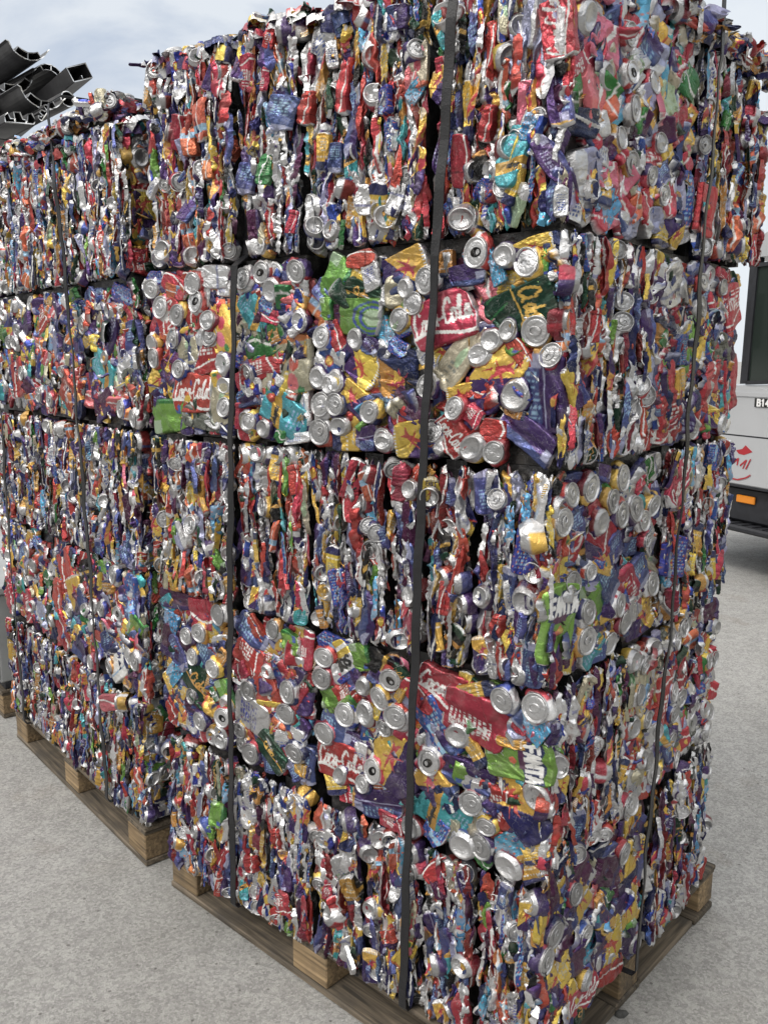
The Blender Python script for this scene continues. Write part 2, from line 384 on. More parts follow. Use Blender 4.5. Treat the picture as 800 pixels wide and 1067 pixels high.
_SC = {  # script-like lower case and capital C, S
 'C': [[(1.05, 1.2), (.9, 1.5), (.5, 1.5), (.1, 1.0), (.0, .5), (.2, .05), (.6, 0), (1.05, .35)]],
 'S': [[(1.0, 1.2), (.8, 1.5), (.4, 1.4), (.3, 1.05), (.7, .7), (.8, .3), (.5, 0), (.05, .2)]],
 'o': [[(.5, .8), (.15, .7), (.05, .35), (.25, .02), (.6, .1), (.75, .45), (.5, .8), (.95, .7)]],
 'c': [[(.75, .65), (.5, .82), (.15, .6), (.08, .25), (.35, 0), (.85, .25)]],
 'a': [[(.7, .75), (.35, .8), (.05, .4), (.2, .02), (.5, .15), (.75, .8), (.72, .2), (1.0, .05)]],
 'l': [[(.1, .1), (.6, 1.2), (.5, 1.5), (.3, 1.3), (.3, .2), (.6, 0), (.9, .2)]],
 'h': [[(.05, 0), (.3, 1.5)], [(.15, .5), (.5, .8), (.7, .6), (.65, .1), (.95, .05)]],
 'w': [[(.0, .75), (.1, .1), (.4, .1), (.5, .6), (.6, .1), (.9, .2), (1, .8)]],
 'e': [[(.1, .35), (.6, .5), (.6, .75), (.3, .78), (.08, .4), (.3, 0), (.85, .2)]],
 'p': [[(.2, .8), (.05, -.6)], [(.15, .5), (.5, .82), (.75, .5), (.5, .05), (.15, .15)]],
 's': [[(.65, .7), (.3, .75), (.25, .5), (.6, .3), (.5, .02), (.1, .1)]],
 'i': [[(.3, .75), (.25, .15), (.5, .05)], [(.35, 1.05), (.36, 1.15)]],
 'd': [[(.7, .75), (.35, .8), (.05, .4), (.2, .02), (.5, .15), (.72, .7)], [(.85, 1.5), (.7, .2), (.95, .05)]],
 '-': [[(.1, .42), (.7, .48)]], ' ': [],
}
def text_mask(s, X, Y, x0, y0, h, wgt=.16, script=False, slant=0.0, asp=.72, gap=.32):
    """True where (X,Y) lies on the strokes of s; baseline starts at (x0,y0), capitals are h high"""
    k = h / 1.5; T = _SC if script else _SF
    out = np.zeros(X.shape, bool); pen = x0; w = wgt * h
    for ch in s:
        for pl in T.get(ch, []):
            P_ = np.array(pl, float)
            px = pen + P_[:, 0] * k * asp * (1.25 if script else 1) + slant * P_[:, 1] * k; py = y0 + P_[:, 1] * k
            for i in range(len(px) - 1):
                ax, ay, bx, by = px[i], py[i], px[i + 1], py[i + 1]
                dx, dy = bx - ax, by - ay; L2 = dx * dx + dy * dy + 1e-12
                t = np.clip(((X - ax) * dx + (Y - ay) * dy) / L2, 0, 1)
                out |= (X - ax - t * dx) ** 2 + (Y - ay - t * dy) ** 2 < (w / 2) ** 2
        pen += k * asp * (1.2 if script else 1) + (0 if script else gap * k)
    return out

# ------------------------------------------------------------------ printed designs (flat artwork of each kind of can)
C_ = {k: hexc(v) for k, v in dict(red='ae1824', dred='7a1420', navy='1e2454', indigo='434d84', purple='402860', plum='4f2145', gold='c18e2a', yellow='dab436',
     teal='3a9ea6', cyan='4494bd', green='2c7438', lime='6d9e3c', dgreen='183a29', orange='c4602a', silver='d6d6d8', white='dcdcda', cream='b3ab93',
     black='1b1b1d', blue='23409a', grey='6d7068', pink='c65c70', lav='9a9cbc', pale='a4bd9a', skyb='83a9c9').items()}

def bird(X, Y, cx, cy, s):
    x = (X - cx) / s; y = (Y - cy) / s
    body = (np.abs(x - .25 * np.sin(2 * y)) < .22 * np.clip(1 - np.abs(y) ** 1.5, 0, 1))
    wing = (np.abs(y - .25 - .55 * x + .35 * x * x) < .20 * np.clip(1.15 - np.abs(x), 0, 1)) & (np.abs(x) < 1.1)
    wing2 = (np.abs(y + .05 + .5 * x) < .15 * np.clip(.9 - np.abs(x), 0, 1))
    return body | wing | wing2

def fineprint(X, Y, x0, x1, y0, y1, step=.0042):
    rows = (np.floor((Y - y0) / step) % 2 == 0)
    jag = np.sin(X * 1900 + np.floor((Y - y0) / step) * 12.9) + np.sin(X * 731 + np.floor((Y - y0) / step) * 4.1)
    return rows & (jag > -.4) & (X > x0) & (X < x1) & (Y > y0) & (Y < y1)

def paint(kind, X, Y, L, W, rng):
    n = X.shape; rgb = np.zeros(n + (3,)); met = np.full(n, .68)
    u = X / (W / 2); v = Y / (L / 2)
    def base(c): rgb[:] = C_[c]
    def put(mask, c, m=None):
        rgb[mask] = C_[c]
        if m is not None: met[mask] = m
    r1, r2, r3 = rng.uniform(-1, 1, 3)
    if kind == 'cola':
        base('red')
        put(np.abs(u - .55 - .25 * np.sin(v * 2.2)) < .07, 'white', .2)
        # script along the length of the can, reading towards +v
        put(text_mask('Coca-Cola', Y, -X, -L * .43, -W * .14, W * .46, .11, True, .18, .36), 'white', .2)
    elif kind == 'redplain':
        base('red' if r1 > -.5 else 'dred')
        put(np.abs(u - r2 * .6 - .3 * np.sin(v * 2 + r3)) < .08, 'white', .2)
        put((v > .5 + .2 * r3) & (v < .58 + .2 * r3), 'dred')
    elif kind == 'redtxt':
        base('red'); put(fineprint(X, Y, -W * .3, W * .12, -L * .33, L * .1), 'white', .2)
        put((u > .1) & (u < .5) & (v > -.35) & (v < .1) & (np.sin(X * 3600) > -.1), 'white', .2)
        put(np.abs(v - .5 - .15 * np.sin(u * 2)) < .04, 'white', .2)
    elif kind == 'recycle':
        base('red'); put(fineprint(X, Y, -W * .05, W * .32, -L * .36, L * .25), 'white', .2)
        put(text_mask('RECYCLE ME', Y, -X, -L * .36, -W * .26, W * .12, .18), 'white', .2)
    elif kind == 'eagle':
        base('navy' if r1 > 0 else 'purple')
        put(v + .55 * u * (1 if r2 > 0 else -1) > -.05, 'yellow' if r3 > -.3 else 'gold')
        if r3 > .3: put((v + .55 * u * (1 if r2 > 0 else -1) < -.05) & (u > .2), 'indigo')
        put(bird(X, Y, W * .02, L * .10, W * .30), 'red', .3)
        if r1 > -.4: put(text_mask('EAGLE', X, Y, -W * .33, L * .30, W * .15, .24, asp=.8), 'navy', .2)
        put((v > .84) & (np.sin(X * 900) > 0), 'white', .2)
    elif kind == 'purple':
        base('purple'); put(u > .35 + .2 * r1, 'indigo'); put((v > .55) & (u > -.1) & (u < .5), 'lav', .3)
        put(fineprint(X, Y, -W * .3, W * .05, -L * .3, L * .2), 'lav', .3) if r2 > 0 else None
    elif kind == 'plum':
        base('plum'); put(u > .5 + .2 * r1, 'purple')
    elif kind == 'indigo':
        base('indigo'); put(fineprint(X, Y, -W * .3, W * .3, -L * .35, L * .05), 'skyb', .3); put(v > .62, 'lav', .5)
    elif kind == 'panel':
        base('purple'); put(u > .1, 'indigo'); put((np.abs(u + .1) < .035), 'lav', .3)
        put(fineprint(X, Y, W * .08, W * .38, -L * .2, L * .32), 'skyb', .3); put((v < -.5) & (np.abs(u - .3) < .3), 'lav', .3)
        put(v < -.85, 'gold')
    elif kind == 'navy':
        base('navy'); put(np.abs(u - v * .4 + r1 * .4) < .12, 'white', .3)
    elif kind == 'blue':
        base('blue'); put((np.abs(u - .4) < .18) & (v > -.2), 'skyb', .3); put(fineprint(X, Y, -W * .35, W * .1, -L * .35, L * .35), 'skyb', .3)
        put((np.sin(X * 310 + r1 * 9) * np.sin(Y * 270 + r2 * 7) > .8), 'orange', .2)
    elif kind == 'cyan':
        base('cyan'); put(v < -.3 + .3 * np.sin(u * 2 + r1), 'skyb'); put((np.sin(X * 260 + r1 * 9) * np.sin(Y * 250 + r2 * 7) > .82), 'orange', .2)
    elif kind == 'teal':
        base('teal'); b = np.abs(v - .28 * u - .35) < .23
        put(b, 'gold'); c, s_ = math.cos(.22), math.sin(.22)
        Xr, Yr = X * c + Y * s_, -X * s_ + Y * c
        put(text_mask('Schweppes', Xr, Yr, -W * .40, L * .125, W * .16, .2, True, .25, .42), 'black', .1)
        put(fineprint(X, Y, -W * .2, W * .3, -L * .4, -L * .12), 'skyb', .3) if r2 > 0 else None
    elif kind == 'fanta':
        base('lime'); blob = (np.abs(u) < .92) & (np.abs(v - .45) < .30 + .05 * np.sin(u * 7)); put(blob, 'navy', .3)
        put((np.abs(u + .1) < .45) & (np.abs(v - .12) < .1), 'plum', .3)
        put(text_mask('FANTA', X, Y, -W * .41, L * .125, W * .27, .30, asp=.78, gap=.2), 'white', .1)
        put((u ** 2 + (v + .15) ** 2 * 2.5 < .03), 'orange', .2)
        put((np.abs(u + .35) < .22) & (np.abs(v + .72) < .14), 'pale', .2)
    elif kind == 'cido':
        base('dgreen'); put(text_mask('Cido', X, Y, -W * .36, L * .08, W * .34, .17, True, .1, .62), 'gold', .4)
        put(np.abs(v - .03 - .05 * u) < .025, 'gold', .4); put((np.abs(v + .5) < .3) & (np.sin(X * 200 + Y * 90) > .93), 'green')
    elif kind == 'dgreen':
        base('dgreen'); put(np.abs(u - .2) < .03, 'gold', .4); put(text_mask('Cido', Y, -X, -L * .25, -W * .1, W * .3, .14, True, .1, .5), 'gold', .4)
    elif kind == 'green':
        base('green'); put(np.abs(u - .35 * np.sin(v * 3)) < .09, 'white', .2); put(fineprint(X, Y, -W * .4, -W * .05, -L * .2, L * .15), 'pale', .2)
    elif kind == 'lime':
        base('lime'); put((u > .2) & (v < -.45), 'pale'); put((np.abs(u + .4) < .25) & (np.abs(v - .6) < .13), 'blue', .2); put(u < -.7, 'green')
    elif kind == 'limearc':
        base('lime'); rr = np.hypot(u * 1.1, v + .2 - .9)
        put((np.abs(rr - .55) < .06) | (np.abs(rr - .8) < .05), 'blue', .2); put(rr < .42, 'pale', .3)
    elif kind == 'goldtxt':
        base('gold' if r1 > 0 else 'yellow'); put(v > .45, 'black' if r2 > .3 else 'navy', .3)
        put((np.abs(v - .25) < .05) & (np.sin(X * 700) > .2), 'white', .2); put(fineprint(X, Y, -W * .3, W * .2, -L * .35, 0), 'cream', .2)
    elif kind == 'sol':
        base('silver'); put(v < -.1, 'yellow'); put(v > .6, 'blue'); put(text_mask('SOL', X, Y, -W * .33, -L * .05, W * .34, .3), 'black', .1)
        put(np.abs(v + .55) < .1, 'white', .3)
    elif kind == 'fruit':
        base('cream' if r1 > 0 else 'yellow'); put((u - .1) ** 2 + (v - .45) ** 2 * 1.9 < .14, 'pink', .2); put((u + .1) ** 2 + (v + .1) ** 2 * 1.9 < .10, 'red', .2)
        put((u + .3) ** 2 + (v - .75) ** 2 * 2 < .04, 'green', .2); put(v < -.75, 'orange')
    elif kind == 'bull':
        base('silver'); met[:] = .85; put((u * v > 0) & (np.abs(v) < .8), 'blue'); put(np.hypot(u, v * 1.4) < .3, 'yellow'); put(np.abs(np.hypot(u, v * 1.4) - .34) < .05, 'red')
    elif kind == 'silver':
        base('silver'); met[:] = .95; put((v > .2 + .3 * r1) & (v < .35 + .3 * r1), 'lav') if r2 > 0 else None
        if r2 < -.3: put(fineprint(X, Y, -W * .3, W * .3, -L * .3, L * .2), 'blue', .4)
    elif kind == 'cream':
        base('cream'); put(fineprint(X, Y, -W * .25, W * .2, L * .1, L * .35), 'grey', .3); put((u + .2) ** 2 + v ** 2 < .08, 'pale')
    elif kind == 'grey':
        base('grey'); put(np.abs(np.sin(v * 9)) < .15, 'black'); met[:] = .7
    elif kind == 'orange':
        base('orange'); put(np.abs(v - .4) < .15, 'skyb', .3); put(np.abs(u) < .08, 'white', .3)
    elif kind == 'black':
        base('black'); put(np.abs(v - .1) < .12, 'gold'); put(v > .6, 'dgreen')
    elif kind == 'white':
        base('white'); met[:] = .15; put(np.abs(u - .3) < .06, 'skyb', .2)
    elif kind == 'pink':
        base('pink'); put(np.abs(u - .4 * np.sin(v * 2)) < .1, 'white', .3)
    elif kind == 'lav':
        base('lav'); met[:] = .75; put(u > .3, 'silver')
    elif kind == 'palegreen':
        base('pale'); put(v > .4, 'silver')
    return rgb, met

def kink(t, rng, lo, hi, n):
    """piecewise-linear random function of t in [-1,1]: straight runs between sharp kinks"""
    k = np.sort(np.concatenate([[-1.05, 1.05], rng.uniform(-1, 1, max(0, n))]))
    return np.interp(t, k, rng.uniform(lo, hi, len(k)))

def crumple(X, Y, rng, amp, n=5, l0=.028, l1=.075):
    """sheet creased along random straight lines: facets between sharp valleys and ridges"""
    h = np.zeros(X.shape)
    ext = .06
    for i in range(n):
        th = rng.uniform(0, math.pi); c, s = math.cos(th), math.sin(th)
        k = (X * c + Y * s) / ext; q = (-X * s + Y * c) / ext
        k = k + .12 * kink(q, rng, -1, 1, 3)
        m = max(1, int(2 * ext / rng.uniform(l0, l1)))
        h += amp * kink(k, rng, -.8, .8, m + 2) * (.35 + .65 * kink(q, rng, 0, 1, 2))
    return h

def flat_can(kind, seed, step=.0024, cuts=None, L=.116, W=.084):
    rng = np.random.default_rng(seed)
    nx, ny = int(W / step), int(L / step)
    u, v = np.meshgrid(np.linspace(-1, 1, nx), np.linspace(-1, 1, ny))
    neck = rng.uniform(.06, .22)
    wv = 1 - neck * np.clip((np.abs(v) - .72) / .28, 0, 1) ** 1.6 - .05 * np.sin(v * 3 + rng.uniform(0, 6))
    X = u * W / 2 * wv
    Y = v * L / 2 * (1 - .10 * u ** 2 * np.abs(v) ** 3)
    rgb, met = paint(kind, X * 1.0, Y * 1.0, L, W, rng)
    # bare rims at the ends
    for sgn in (-1, 1):
        wd = rng.uniform(.90, 1.02)
        rim = sgn * v > wd
        rgb[rim] = C_['silver']; met[rim] = .95
    T = rng.uniform(.001, .005)
    ed = np.clip((1 - np.abs(u)) * W / 2 / .005, 0, 1) * np.clip((1 - np.abs(v)) * L / 2 / .004, 0, 1)
    Z = -.011 + (T + .011) * np.sqrt(np.clip(1 - (1 - ed) ** 2, 0, 1))
    Z += crumple(X, Y, rng, .0048, 5, .02, .05) + crumple(X, Y, rng, .0020, 4, .009, .02)
    Z -= .004 * np.clip(1 - np.abs(u - .3 * kink(v, rng, -1, 1, 3)) * 3, 0, 1) * rng.choice([0, 1])
    Z -= np.percentile(Z, 93) - .003
    # folded-back corners and sides: straight creased outlines
    ncut = rng.integers(1, 5) if cuts is None else cuts
    for _ in range(ncut):
        th = rng.uniform(0, 2 * math.pi); c, s = math.cos(th), math.sin(th)
        ext = abs(c) * W / 2 + abs(s) * L / 2
        d = X * c + Y * s - ext * rng.uniform(.62, .85)
        k = np.clip(d, 0, None)
        X = X - c * k * .93; Y = Y - s * k * .93; Z = Z - k * .45
    # shear / bend
    X = X + rng.uniform(-.12, .12) * Y + rng.uniform(-1, 1) * 1.6 * Y * Y
    Z = Z + rng.uniform(-1, .3) * 1.2 * Y * Y
    co = np.stack([X, Y, Z], -1).reshape(-1, 3)
    rgba = np.concatenate([rgb, met[..., None]], -1).reshape(-1, 4)
    if step > .005: return co, grid_quads(nx, ny), rgba
    return raw_mesh('flattened_can', co, grid_quads(nx, ny), rgba, CAN)

def can_end(kind, seed):
    """a can seen end on: lid with rim, panel and ring pull (L) or domed base (M), on a short crushed skirt"""
    rng = np.random.default_rng(seed)
    na = 44
    if kind == 'L':
        prof = [(0.0005, -.0020), (.005, -.0020), (.010, -.0019), (.015, -.0019), (.0185, -.0018), (.0200, -.0022), (.0212, -.0050), (.0224, -.0050), (.0236, -.0008), (.0246, .0016),
                (.0258, .0022), (.0268, .0014), (.0272, -.0010), (.0264, -.0030), (.0262, -.0050), (.0285, -.0095), (.0312, -.014), (.0325, -.019), (.033, -.026), (.0325, -.033), (.031, -.042)]
        nsil = 15
    else:
        prof = [(.0005, -.0085), (.006, -.0080), (.011, -.0068), (.0155, -.0048), (.019, -.0020), (.0212, .0012), (.0225, .0025), (.0240, .0022), (.0252, .0002), (.0268, -.0030), (.0290, -.0065), (.0310, -.0100),
                (.0325, -.015), (.033, -.022), (.0325, -.030), (.031, -.040)]
        nsil = 11 if seed % 2 else 12
    pr = np.array(prof); nr = len(pr)
    th = np.linspace(0, 2 * math.pi, na, endpoint=False)
    T, Rr = np.meshgrid(th, pr[:, 0]); Z = np.repeat(pr[:, 1][:, None], na, 1)
    X = Rr * np.cos(T); Y = Rr * np.sin(T)
    # skirt crush
    kk = np.clip((np.arange(nr) - nsil + 2) / 5, 0, 1)[:, None]
    cr_ = .10 * np.sin(T * 3 + rng.uniform(0, 6)) + .07 * np.sin(T * 5 + rng.uniform(0, 6)) + .05 * np.sin(T * 9 + rng.uniform(0, 6) + Z * 300)
    X = X * (1 + cr_ * kk); Y = Y * (1 + cr_ * kk)
    if kind == 'L':
        # opening outline + slight dent in panel
        e = ((X) / .0085) ** 2 + ((Y - .0095) / .0075) ** 2
        Z = Z + .0008 * np.exp(-(e - 1) ** 2 * 6) * (Rr < .019)
    dA = rng.uniform(.0, .16); dth = rng.uniform(0, 6)
    D = X * math.cos(dth) + Y * math.sin(dth)
    Z = Z - dA * np.abs(D) * .9 * rng.choice([0, 1], p=[.35, .65]) + rng.uniform(-.1, .1) * X
    if kind == 'M' or rng.random() < .5:
        Z = Z - .0045 * np.exp(-((X - rng.uniform(-.012, .012)) ** 2 + (Y - rng.uniform(-.012, .012)) ** 2) / .00006)
        Z = Z + crumple(X, Y, rng, .0024, 4, .014, .04) * (Rr < .03)
    cols = ['red', 'purple', 'navy', 'gold', 'blue', 'purple', 'silver', 'indigo', 'dred', 'silver', 'yellow', 'silver']
    c0 = C_[cols[rng.integers(len(cols))]]; c1 = C_[cols[rng.integers(len(cols))]]
    rgba = np.zeros((nr, na, 4)); rgba[..., :3] = C_['silver'] * rng.uniform(.66, .92); rgba[..., 3] = .92
    sk = (np.arange(nr) >= nsil)
    rgba[sk, :, :3] = c0; rgba[sk, :, 3] = .5
    part_ = (np.sin(T * 1.5 + seed) > .2) & sk[:, None]; rgba[part_, :3] = c1
    co = np.stack([X, Y, Z], -1).reshape(-1, 3); q = grid_quads(na, nr, True); rg = rgba.reshape(-1, 4)
    if kind == 'L':
        # ring pull
        m = 22; t = np.linspace(0, 2 * math.pi, m, endpoint=False)
        def loop(a, b, cy, z): return np.stack([a * np.cos(t), cy + b * np.sin(t), np.full(m, z)], 1)
        zt = .0004
        rings = [loop(.0086, .0118, -.0015, -.0018), loop(.0088, .0120, -.0015, zt), loop(.0080, .0112, -.0015, zt + .0008), loop(.0058, .0062, -.0052, zt + .0008), loop(.0050, .0053, -.0055, zt), loop(.0050, .0053, -.0055, -.0018)]
        tb = np.concatenate(rings); off = len(co)
        if rng.random() < .8:
            a = rng.uniform(-.3, .3); cc, ss = math.cos(a), math.sin(a)
            tb = np.stack([tb[:, 0] * cc - tb[:, 1] * ss, tb[:, 0] * ss + tb[:, 1] * cc, tb[:, 2] - dA * np.abs(tb[:, 0] * math.cos(dth) + tb[:, 1] * math.sin(dth)) * .5 + .0003], 1)
            co = np.concatenate([co, tb]); q = np.concatenate([q, grid_quads(m, 6, True, off)[:, ::-1]])
            tc_ = C_['silver'] * .8 if seed % 13 else C_['black']
            rg = np.concatenate([rg, np.tile([*tc_, .9], (len(tb), 1))])
    sq = rng.uniform(.78, 1.0); a = rng.uniform(0, 3.1); c, s = math.cos(a), math.sin(a)
    x, y = co[:, 0].copy(), co[:, 1].copy()
    xr, yr = (x * c + y * s) * sq, (-x * s + y * c)
    co[:, 0], co[:, 1] = xr * c - yr * s, xr * s + yr * c
    return raw_mesh('can_end', co, q[:, ::-1] if False else q, rg, CAN)

def folded_sheet(seed, kinds, nx=17, ny=40):
    """a can crushed edge-on: a narrow, sharply creased folded sheet"""
    rng = np.random.default_rng(seed)
    L = rng.uniform(.080, .135); W = rng.choice([rng.uniform(.011, .020), rng.uniform(.020, .042)], p=[.6, .4])
    u, s = np.meshgrid(np.linspace(-1, 1, nx), np.linspace(-1, 1, ny))
    kind = kinds[rng.integers(len(kinds))]
    taper = np.clip((1 - np.abs(s)) / rng.uniform(.06, .5), 0, 1) ** rng.uniform(.4, .9) * .85 + .15
    wl_ = W / 2 * taper * (1 + kink(s, rng, -.35, .35, 5)); wr_ = W / 2 * taper * (1 + kink(s, rng, -.35, .35, 5))
    cx = kink(s, rng, -.006, .006, 4) + kink(s, rng, -.0015, .0015, 12)
    rid = kink(s, rng, -.85, .85, 5)
    t = np.where(u > rid, (u - rid) / (1 - rid + 1e-6), (rid - u) / (1 + rid + 1e-6))
    T = rng.uniform(.008, .018)
    p = rng.uniform(.7, 1.4)
    Z = T * (1 - np.clip(t, 0, 1) ** p) * kink(s, rng, .45, 1.0, 5) * (.3 + .7 * taper)
    c2 = kink(s, rng, -.7, .7, 4); Z += rng.uniform(-.006, .006) * np.clip(1 - np.abs(u - c2) * 2.2, 0, 1)
    X = cx + np.where(u > 0, u * wr_, u * wl_); Y = s * L / 2
    Z += crumple(X, Y, rng, .0028, 4, .012, .03) - .003
    Y = Y + kink(u, rng, -.006, .006, 3)
    Z -= np.percentile(Z, 92) - .014
    PX = (u * rng.uniform(.3, .9) + rng.uniform(-.4, .4)) * .042; PY = s * .058 + kink(u, rng, -.012, .012, 2)
    rgb, met = paint(kind, np.clip(PX, -.042, .042), PY, .116, .084, rng)
    if rng.random() < .33:
        lim = kink(s, rng, .0, .8, 3); k = (u > lim) if rng.random() < .5 else (u < -lim)
        rgb[k] = C_['silver']; met[k] = .95
    if rng.random() < .28:
        k = s > rng.uniform(.55, .88); rgb[k] = C_['silver']; met[k] = .95
    co = np.stack([X, Y, Z - .010], -1).reshape(-1, 3)
    rgba = np.concatenate([rgb, met[..., None]], -1).reshape(-1, 4)
    if nx < 12: return co, grid_quads(nx, ny), rgba
    return raw_mesh('folded_can', co, grid_quads(nx, ny), rgba, CAN)

# library
FLAT = {}
_seed = 100
for kind, cnt in dict(eagle=6, cola=3, redplain=3, redtxt=2, recycle=1, purple=4, plum=2, indigo=3, panel=2, navy=2, blue=2, cyan=2, teal=2, fanta=1, cido=1, dgreen=2, green=2,
                      lime=2, limearc=1, goldtxt=4, sol=1, fruit=2, bull=3, silver=5, cream=2, grey=1, orange=2, black=1, white=1, pink=2, lav=2, palegreen=1).items():
    FLAT[kind] = []
    for i in range(cnt):
        _seed += 1
        fine = kind in ('cola', 'recycle', 'eagle', 'teal', 'fanta', 'cido', 'dgreen', 'sol')
        FLAT[kind].append(flat_can(kind, _seed, .0016 if fine else .0026, cuts=(i % 2) if fine else None))
FLAT_W = dict(eagle=12, redplain=9, redtxt=5, purple=6, plum=3, indigo=5, panel=4, navy=4, blue=3, cyan=1.5, teal=1.5, dgreen=2, green=1, lime=1, goldtxt=9, fruit=1.5, bull=5, silver=9, cream=3, orange=2, black=2, pink=1, lav=2)
LIDS = [can_end('L', 300 + i) for i in range(14)]
BASES = [can_end('M', 400 + i) for i in range(10)]
_pool = sum([[k] * w for k, w in dict(silver=17, eagle=12, purple=6, redplain=18, indigo=4, goldtxt=12, blue=6, bull=7, lime=1, green=1, teal=2, orange=2, navy=6, plum=5, white=1, lav=3, pink=1, cyan=1, black=6, dgreen=2, cream=3).items()], [])
SHEETS = [folded_sheet(500 + i, _pool) for i in range(110)]
LOWS = [folded_sheet(900 + i, _pool, 9, 16) for i in range(30)]
_lk = list(FLAT_W)
LOWF = [flat_can(_lk[i % len(_lk)], 950 + i, .0055) for i in range(28)]
# ------------------------------------------------------------------ bales
RNG = np.random.default_rng(7)
FACE_M = {
    'L': Matrix(((1, 0, 0), (0, 0, -1), (0, 1, 0))).to_4x4(),     # front-left side, outward -Y
    'R': Matrix(((0, 0, 1), (1, 0, 0), (0, 1, 0))).to_4x4(),      # right side, outward +X
    'T': Matrix.Identity(4),
}
def put(me, name, parent, face, u, v, z, rot=0, tx=0, ty=0, sx=1, sy=1, sz=1):
    """u,v,z given in the frame of the face, relative to the bale's base point"""
    fm = FACE_M[face]
    Mx = fm @ Matrix.Translation((u, v, z)) @ Matrix.Rotation(ty, 4, 'Y') @ Matrix.Rotation(tx, 4, 'X') @ Matrix.Rotation(rot, 4, 'Z') @ Matrix.Diagonal((sx, sy, sz, 1))
    o = bpy.data.objects.new(name, me)
    COL.objects.link(o)
    o.parent = parent
    o.matrix_local = Mx
    return o

BIAS = {}
def choice(w):
    if BIAS and RNG.random() < .75: w = BIAS
    ks = list(w); p = np.array([w[k] for k in ks], float); return ks[RNG.choice(len(ks), p=p / p.sum())]

def core_mesh(sx, sy, sz, faces, off3, step=.022):
    """packed inside of a bale: a rough closed box plus the buried layer of crushed sheets under the outer cans"""
    vs = []; qs = []; cs = []; off = 0
    def patch(o, a, b, nrm, la, lb):
        nonlocal off
        na, nb = max(3, int(la / step)), max(3, int(lb / step))
        A, B = np.meshgrid(np.linspace(0, 1, na), np.linspace(0, 1, nb))
        edge = np.minimum(np.minimum(A, 1 - A) * la, np.minimum(B, 1 - B) * lb)
        d = RNG.uniform(-.007, .007, A.shape) * (edge > 1e-4)
        Pn = np.array(o)[None, None] + A[..., None] * np.array(a) * la + B[..., None] * np.array(b) * lb + d[..., None] * np.array(nrm)
        vs.append(Pn.reshape(-1, 3)); qs.append(grid_quads(na, nb, False, off)); off += na * nb
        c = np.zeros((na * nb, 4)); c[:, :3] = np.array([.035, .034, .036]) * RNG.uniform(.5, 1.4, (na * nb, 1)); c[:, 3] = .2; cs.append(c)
    bx, by, bz = sx - .066, sy - .066, sz + .008
    x, y = bx / 2, by / 2; z0 = .0
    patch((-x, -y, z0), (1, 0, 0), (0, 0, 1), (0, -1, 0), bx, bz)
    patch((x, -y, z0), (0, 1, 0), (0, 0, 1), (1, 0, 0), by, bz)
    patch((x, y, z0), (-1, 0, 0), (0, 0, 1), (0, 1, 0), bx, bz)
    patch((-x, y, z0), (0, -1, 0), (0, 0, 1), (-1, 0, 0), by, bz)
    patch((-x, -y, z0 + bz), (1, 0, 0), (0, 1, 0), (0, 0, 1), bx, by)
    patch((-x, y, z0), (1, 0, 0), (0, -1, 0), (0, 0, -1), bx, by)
    def scatter(fm, W, H, ou, ov, oz, md, dens):
        nonlocal off
        if md == 'flat': n = int(W * H / .0016 * dens)
        else: n = int(W * H / .0008 * dens)
        for _ in range(n):
            lib = LOWF if (md == 'flat' and RNG.random() < .7) else LOWS
            co, q, rg = lib[RNG.integers(len(lib))]
            u, v = W / 2 + (W / 2 - .02) * RNG.uniform(-1, 1), H / 2 + max(0, H / 2 - .035) * RNG.uniform(-1, 1)
            s_ = RNG.uniform(.6, .95)
            rot = RNG.uniform(0, 6.28) if md == 'flat' else RNG.normal(0, .2) + (math.pi / 2 if md == 'horiz' else 0)
            M4 = fm @ Matrix.Translation((ou + u, ov + v, oz - RNG.uniform(.008, .020))) @ Matrix.Rotation(RNG.normal(0, .3), 4, 'Y') @ Matrix.Rotation(RNG.normal(0, .2), 4, 'X') @ Matrix.Rotation(rot, 4, 'Z') @ Matrix.Diagonal((s_ * RNG.uniform(.7, 1), s_, 1, 1))
            A_ = np.array(M4)
            vs.append(co @ A_[:3, :3].T + A_[:3, 3]); qs.append(q + off); cs.append(rg); off += len(co)
    g = .01
    for f, mode in faces.items():
        md = mode.split(':')[0]
        if f == 'L': scatter(FACE_M['L'], sx - 2 * g, sz - 2 * g, -sx / 2 + g, g, sy / 2 + off3, md, 1)
        if f == 'R': scatter(FACE_M['R'], sy - 2 * g, sz - 2 * g, -sy / 2 + g, g, sx / 2 + off3, md, 1)
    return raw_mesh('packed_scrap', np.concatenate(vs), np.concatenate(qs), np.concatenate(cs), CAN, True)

HEROES = {}
def load_heroes(key, txt):
    L = []
    for it in txt.replace('\n', '').split(';'):
        p = it.split()
        if not p: continue
        L.append([p[0]] + [float(q) for q in p[1:]])
    HEROES[key] = L

def clampuv(u, v, W, H, hw, hl, an, m=.004):
    c, s = abs(math.cos(an)), abs(math.sin(an))
    eu, ev = c * hw + s * hl - m, s * hw + c * hl - m
    u = W / 2 if 2 * eu > W else min(max(u, eu), W - eu)
    v = H / 2 if 2 * ev > H else min(max(v, ev), H - ev)
    return u, v

def edge_drop(u, v, w, h, r=.022):
    du = min(u, w - u); dv = min(v, h - v)
    z = 0
    if du < r: z -= (1 - max(du, -.01) / r) ** 2 * .010
    if dv < r: z -= (1 - max(dv, -.01) / r) ** 2 * .010
    tl = (u - w / 2) / (w / 2); tv = (v - h / 2) / (h / 2)
    ty = math.copysign(max(0, 1 - du / r) * .35, tl) if du < r else 0
    tx = -math.copysign(max(0, 1 - dv / r) * .35, tv) if dv < r else 0
    return z, tx, ty

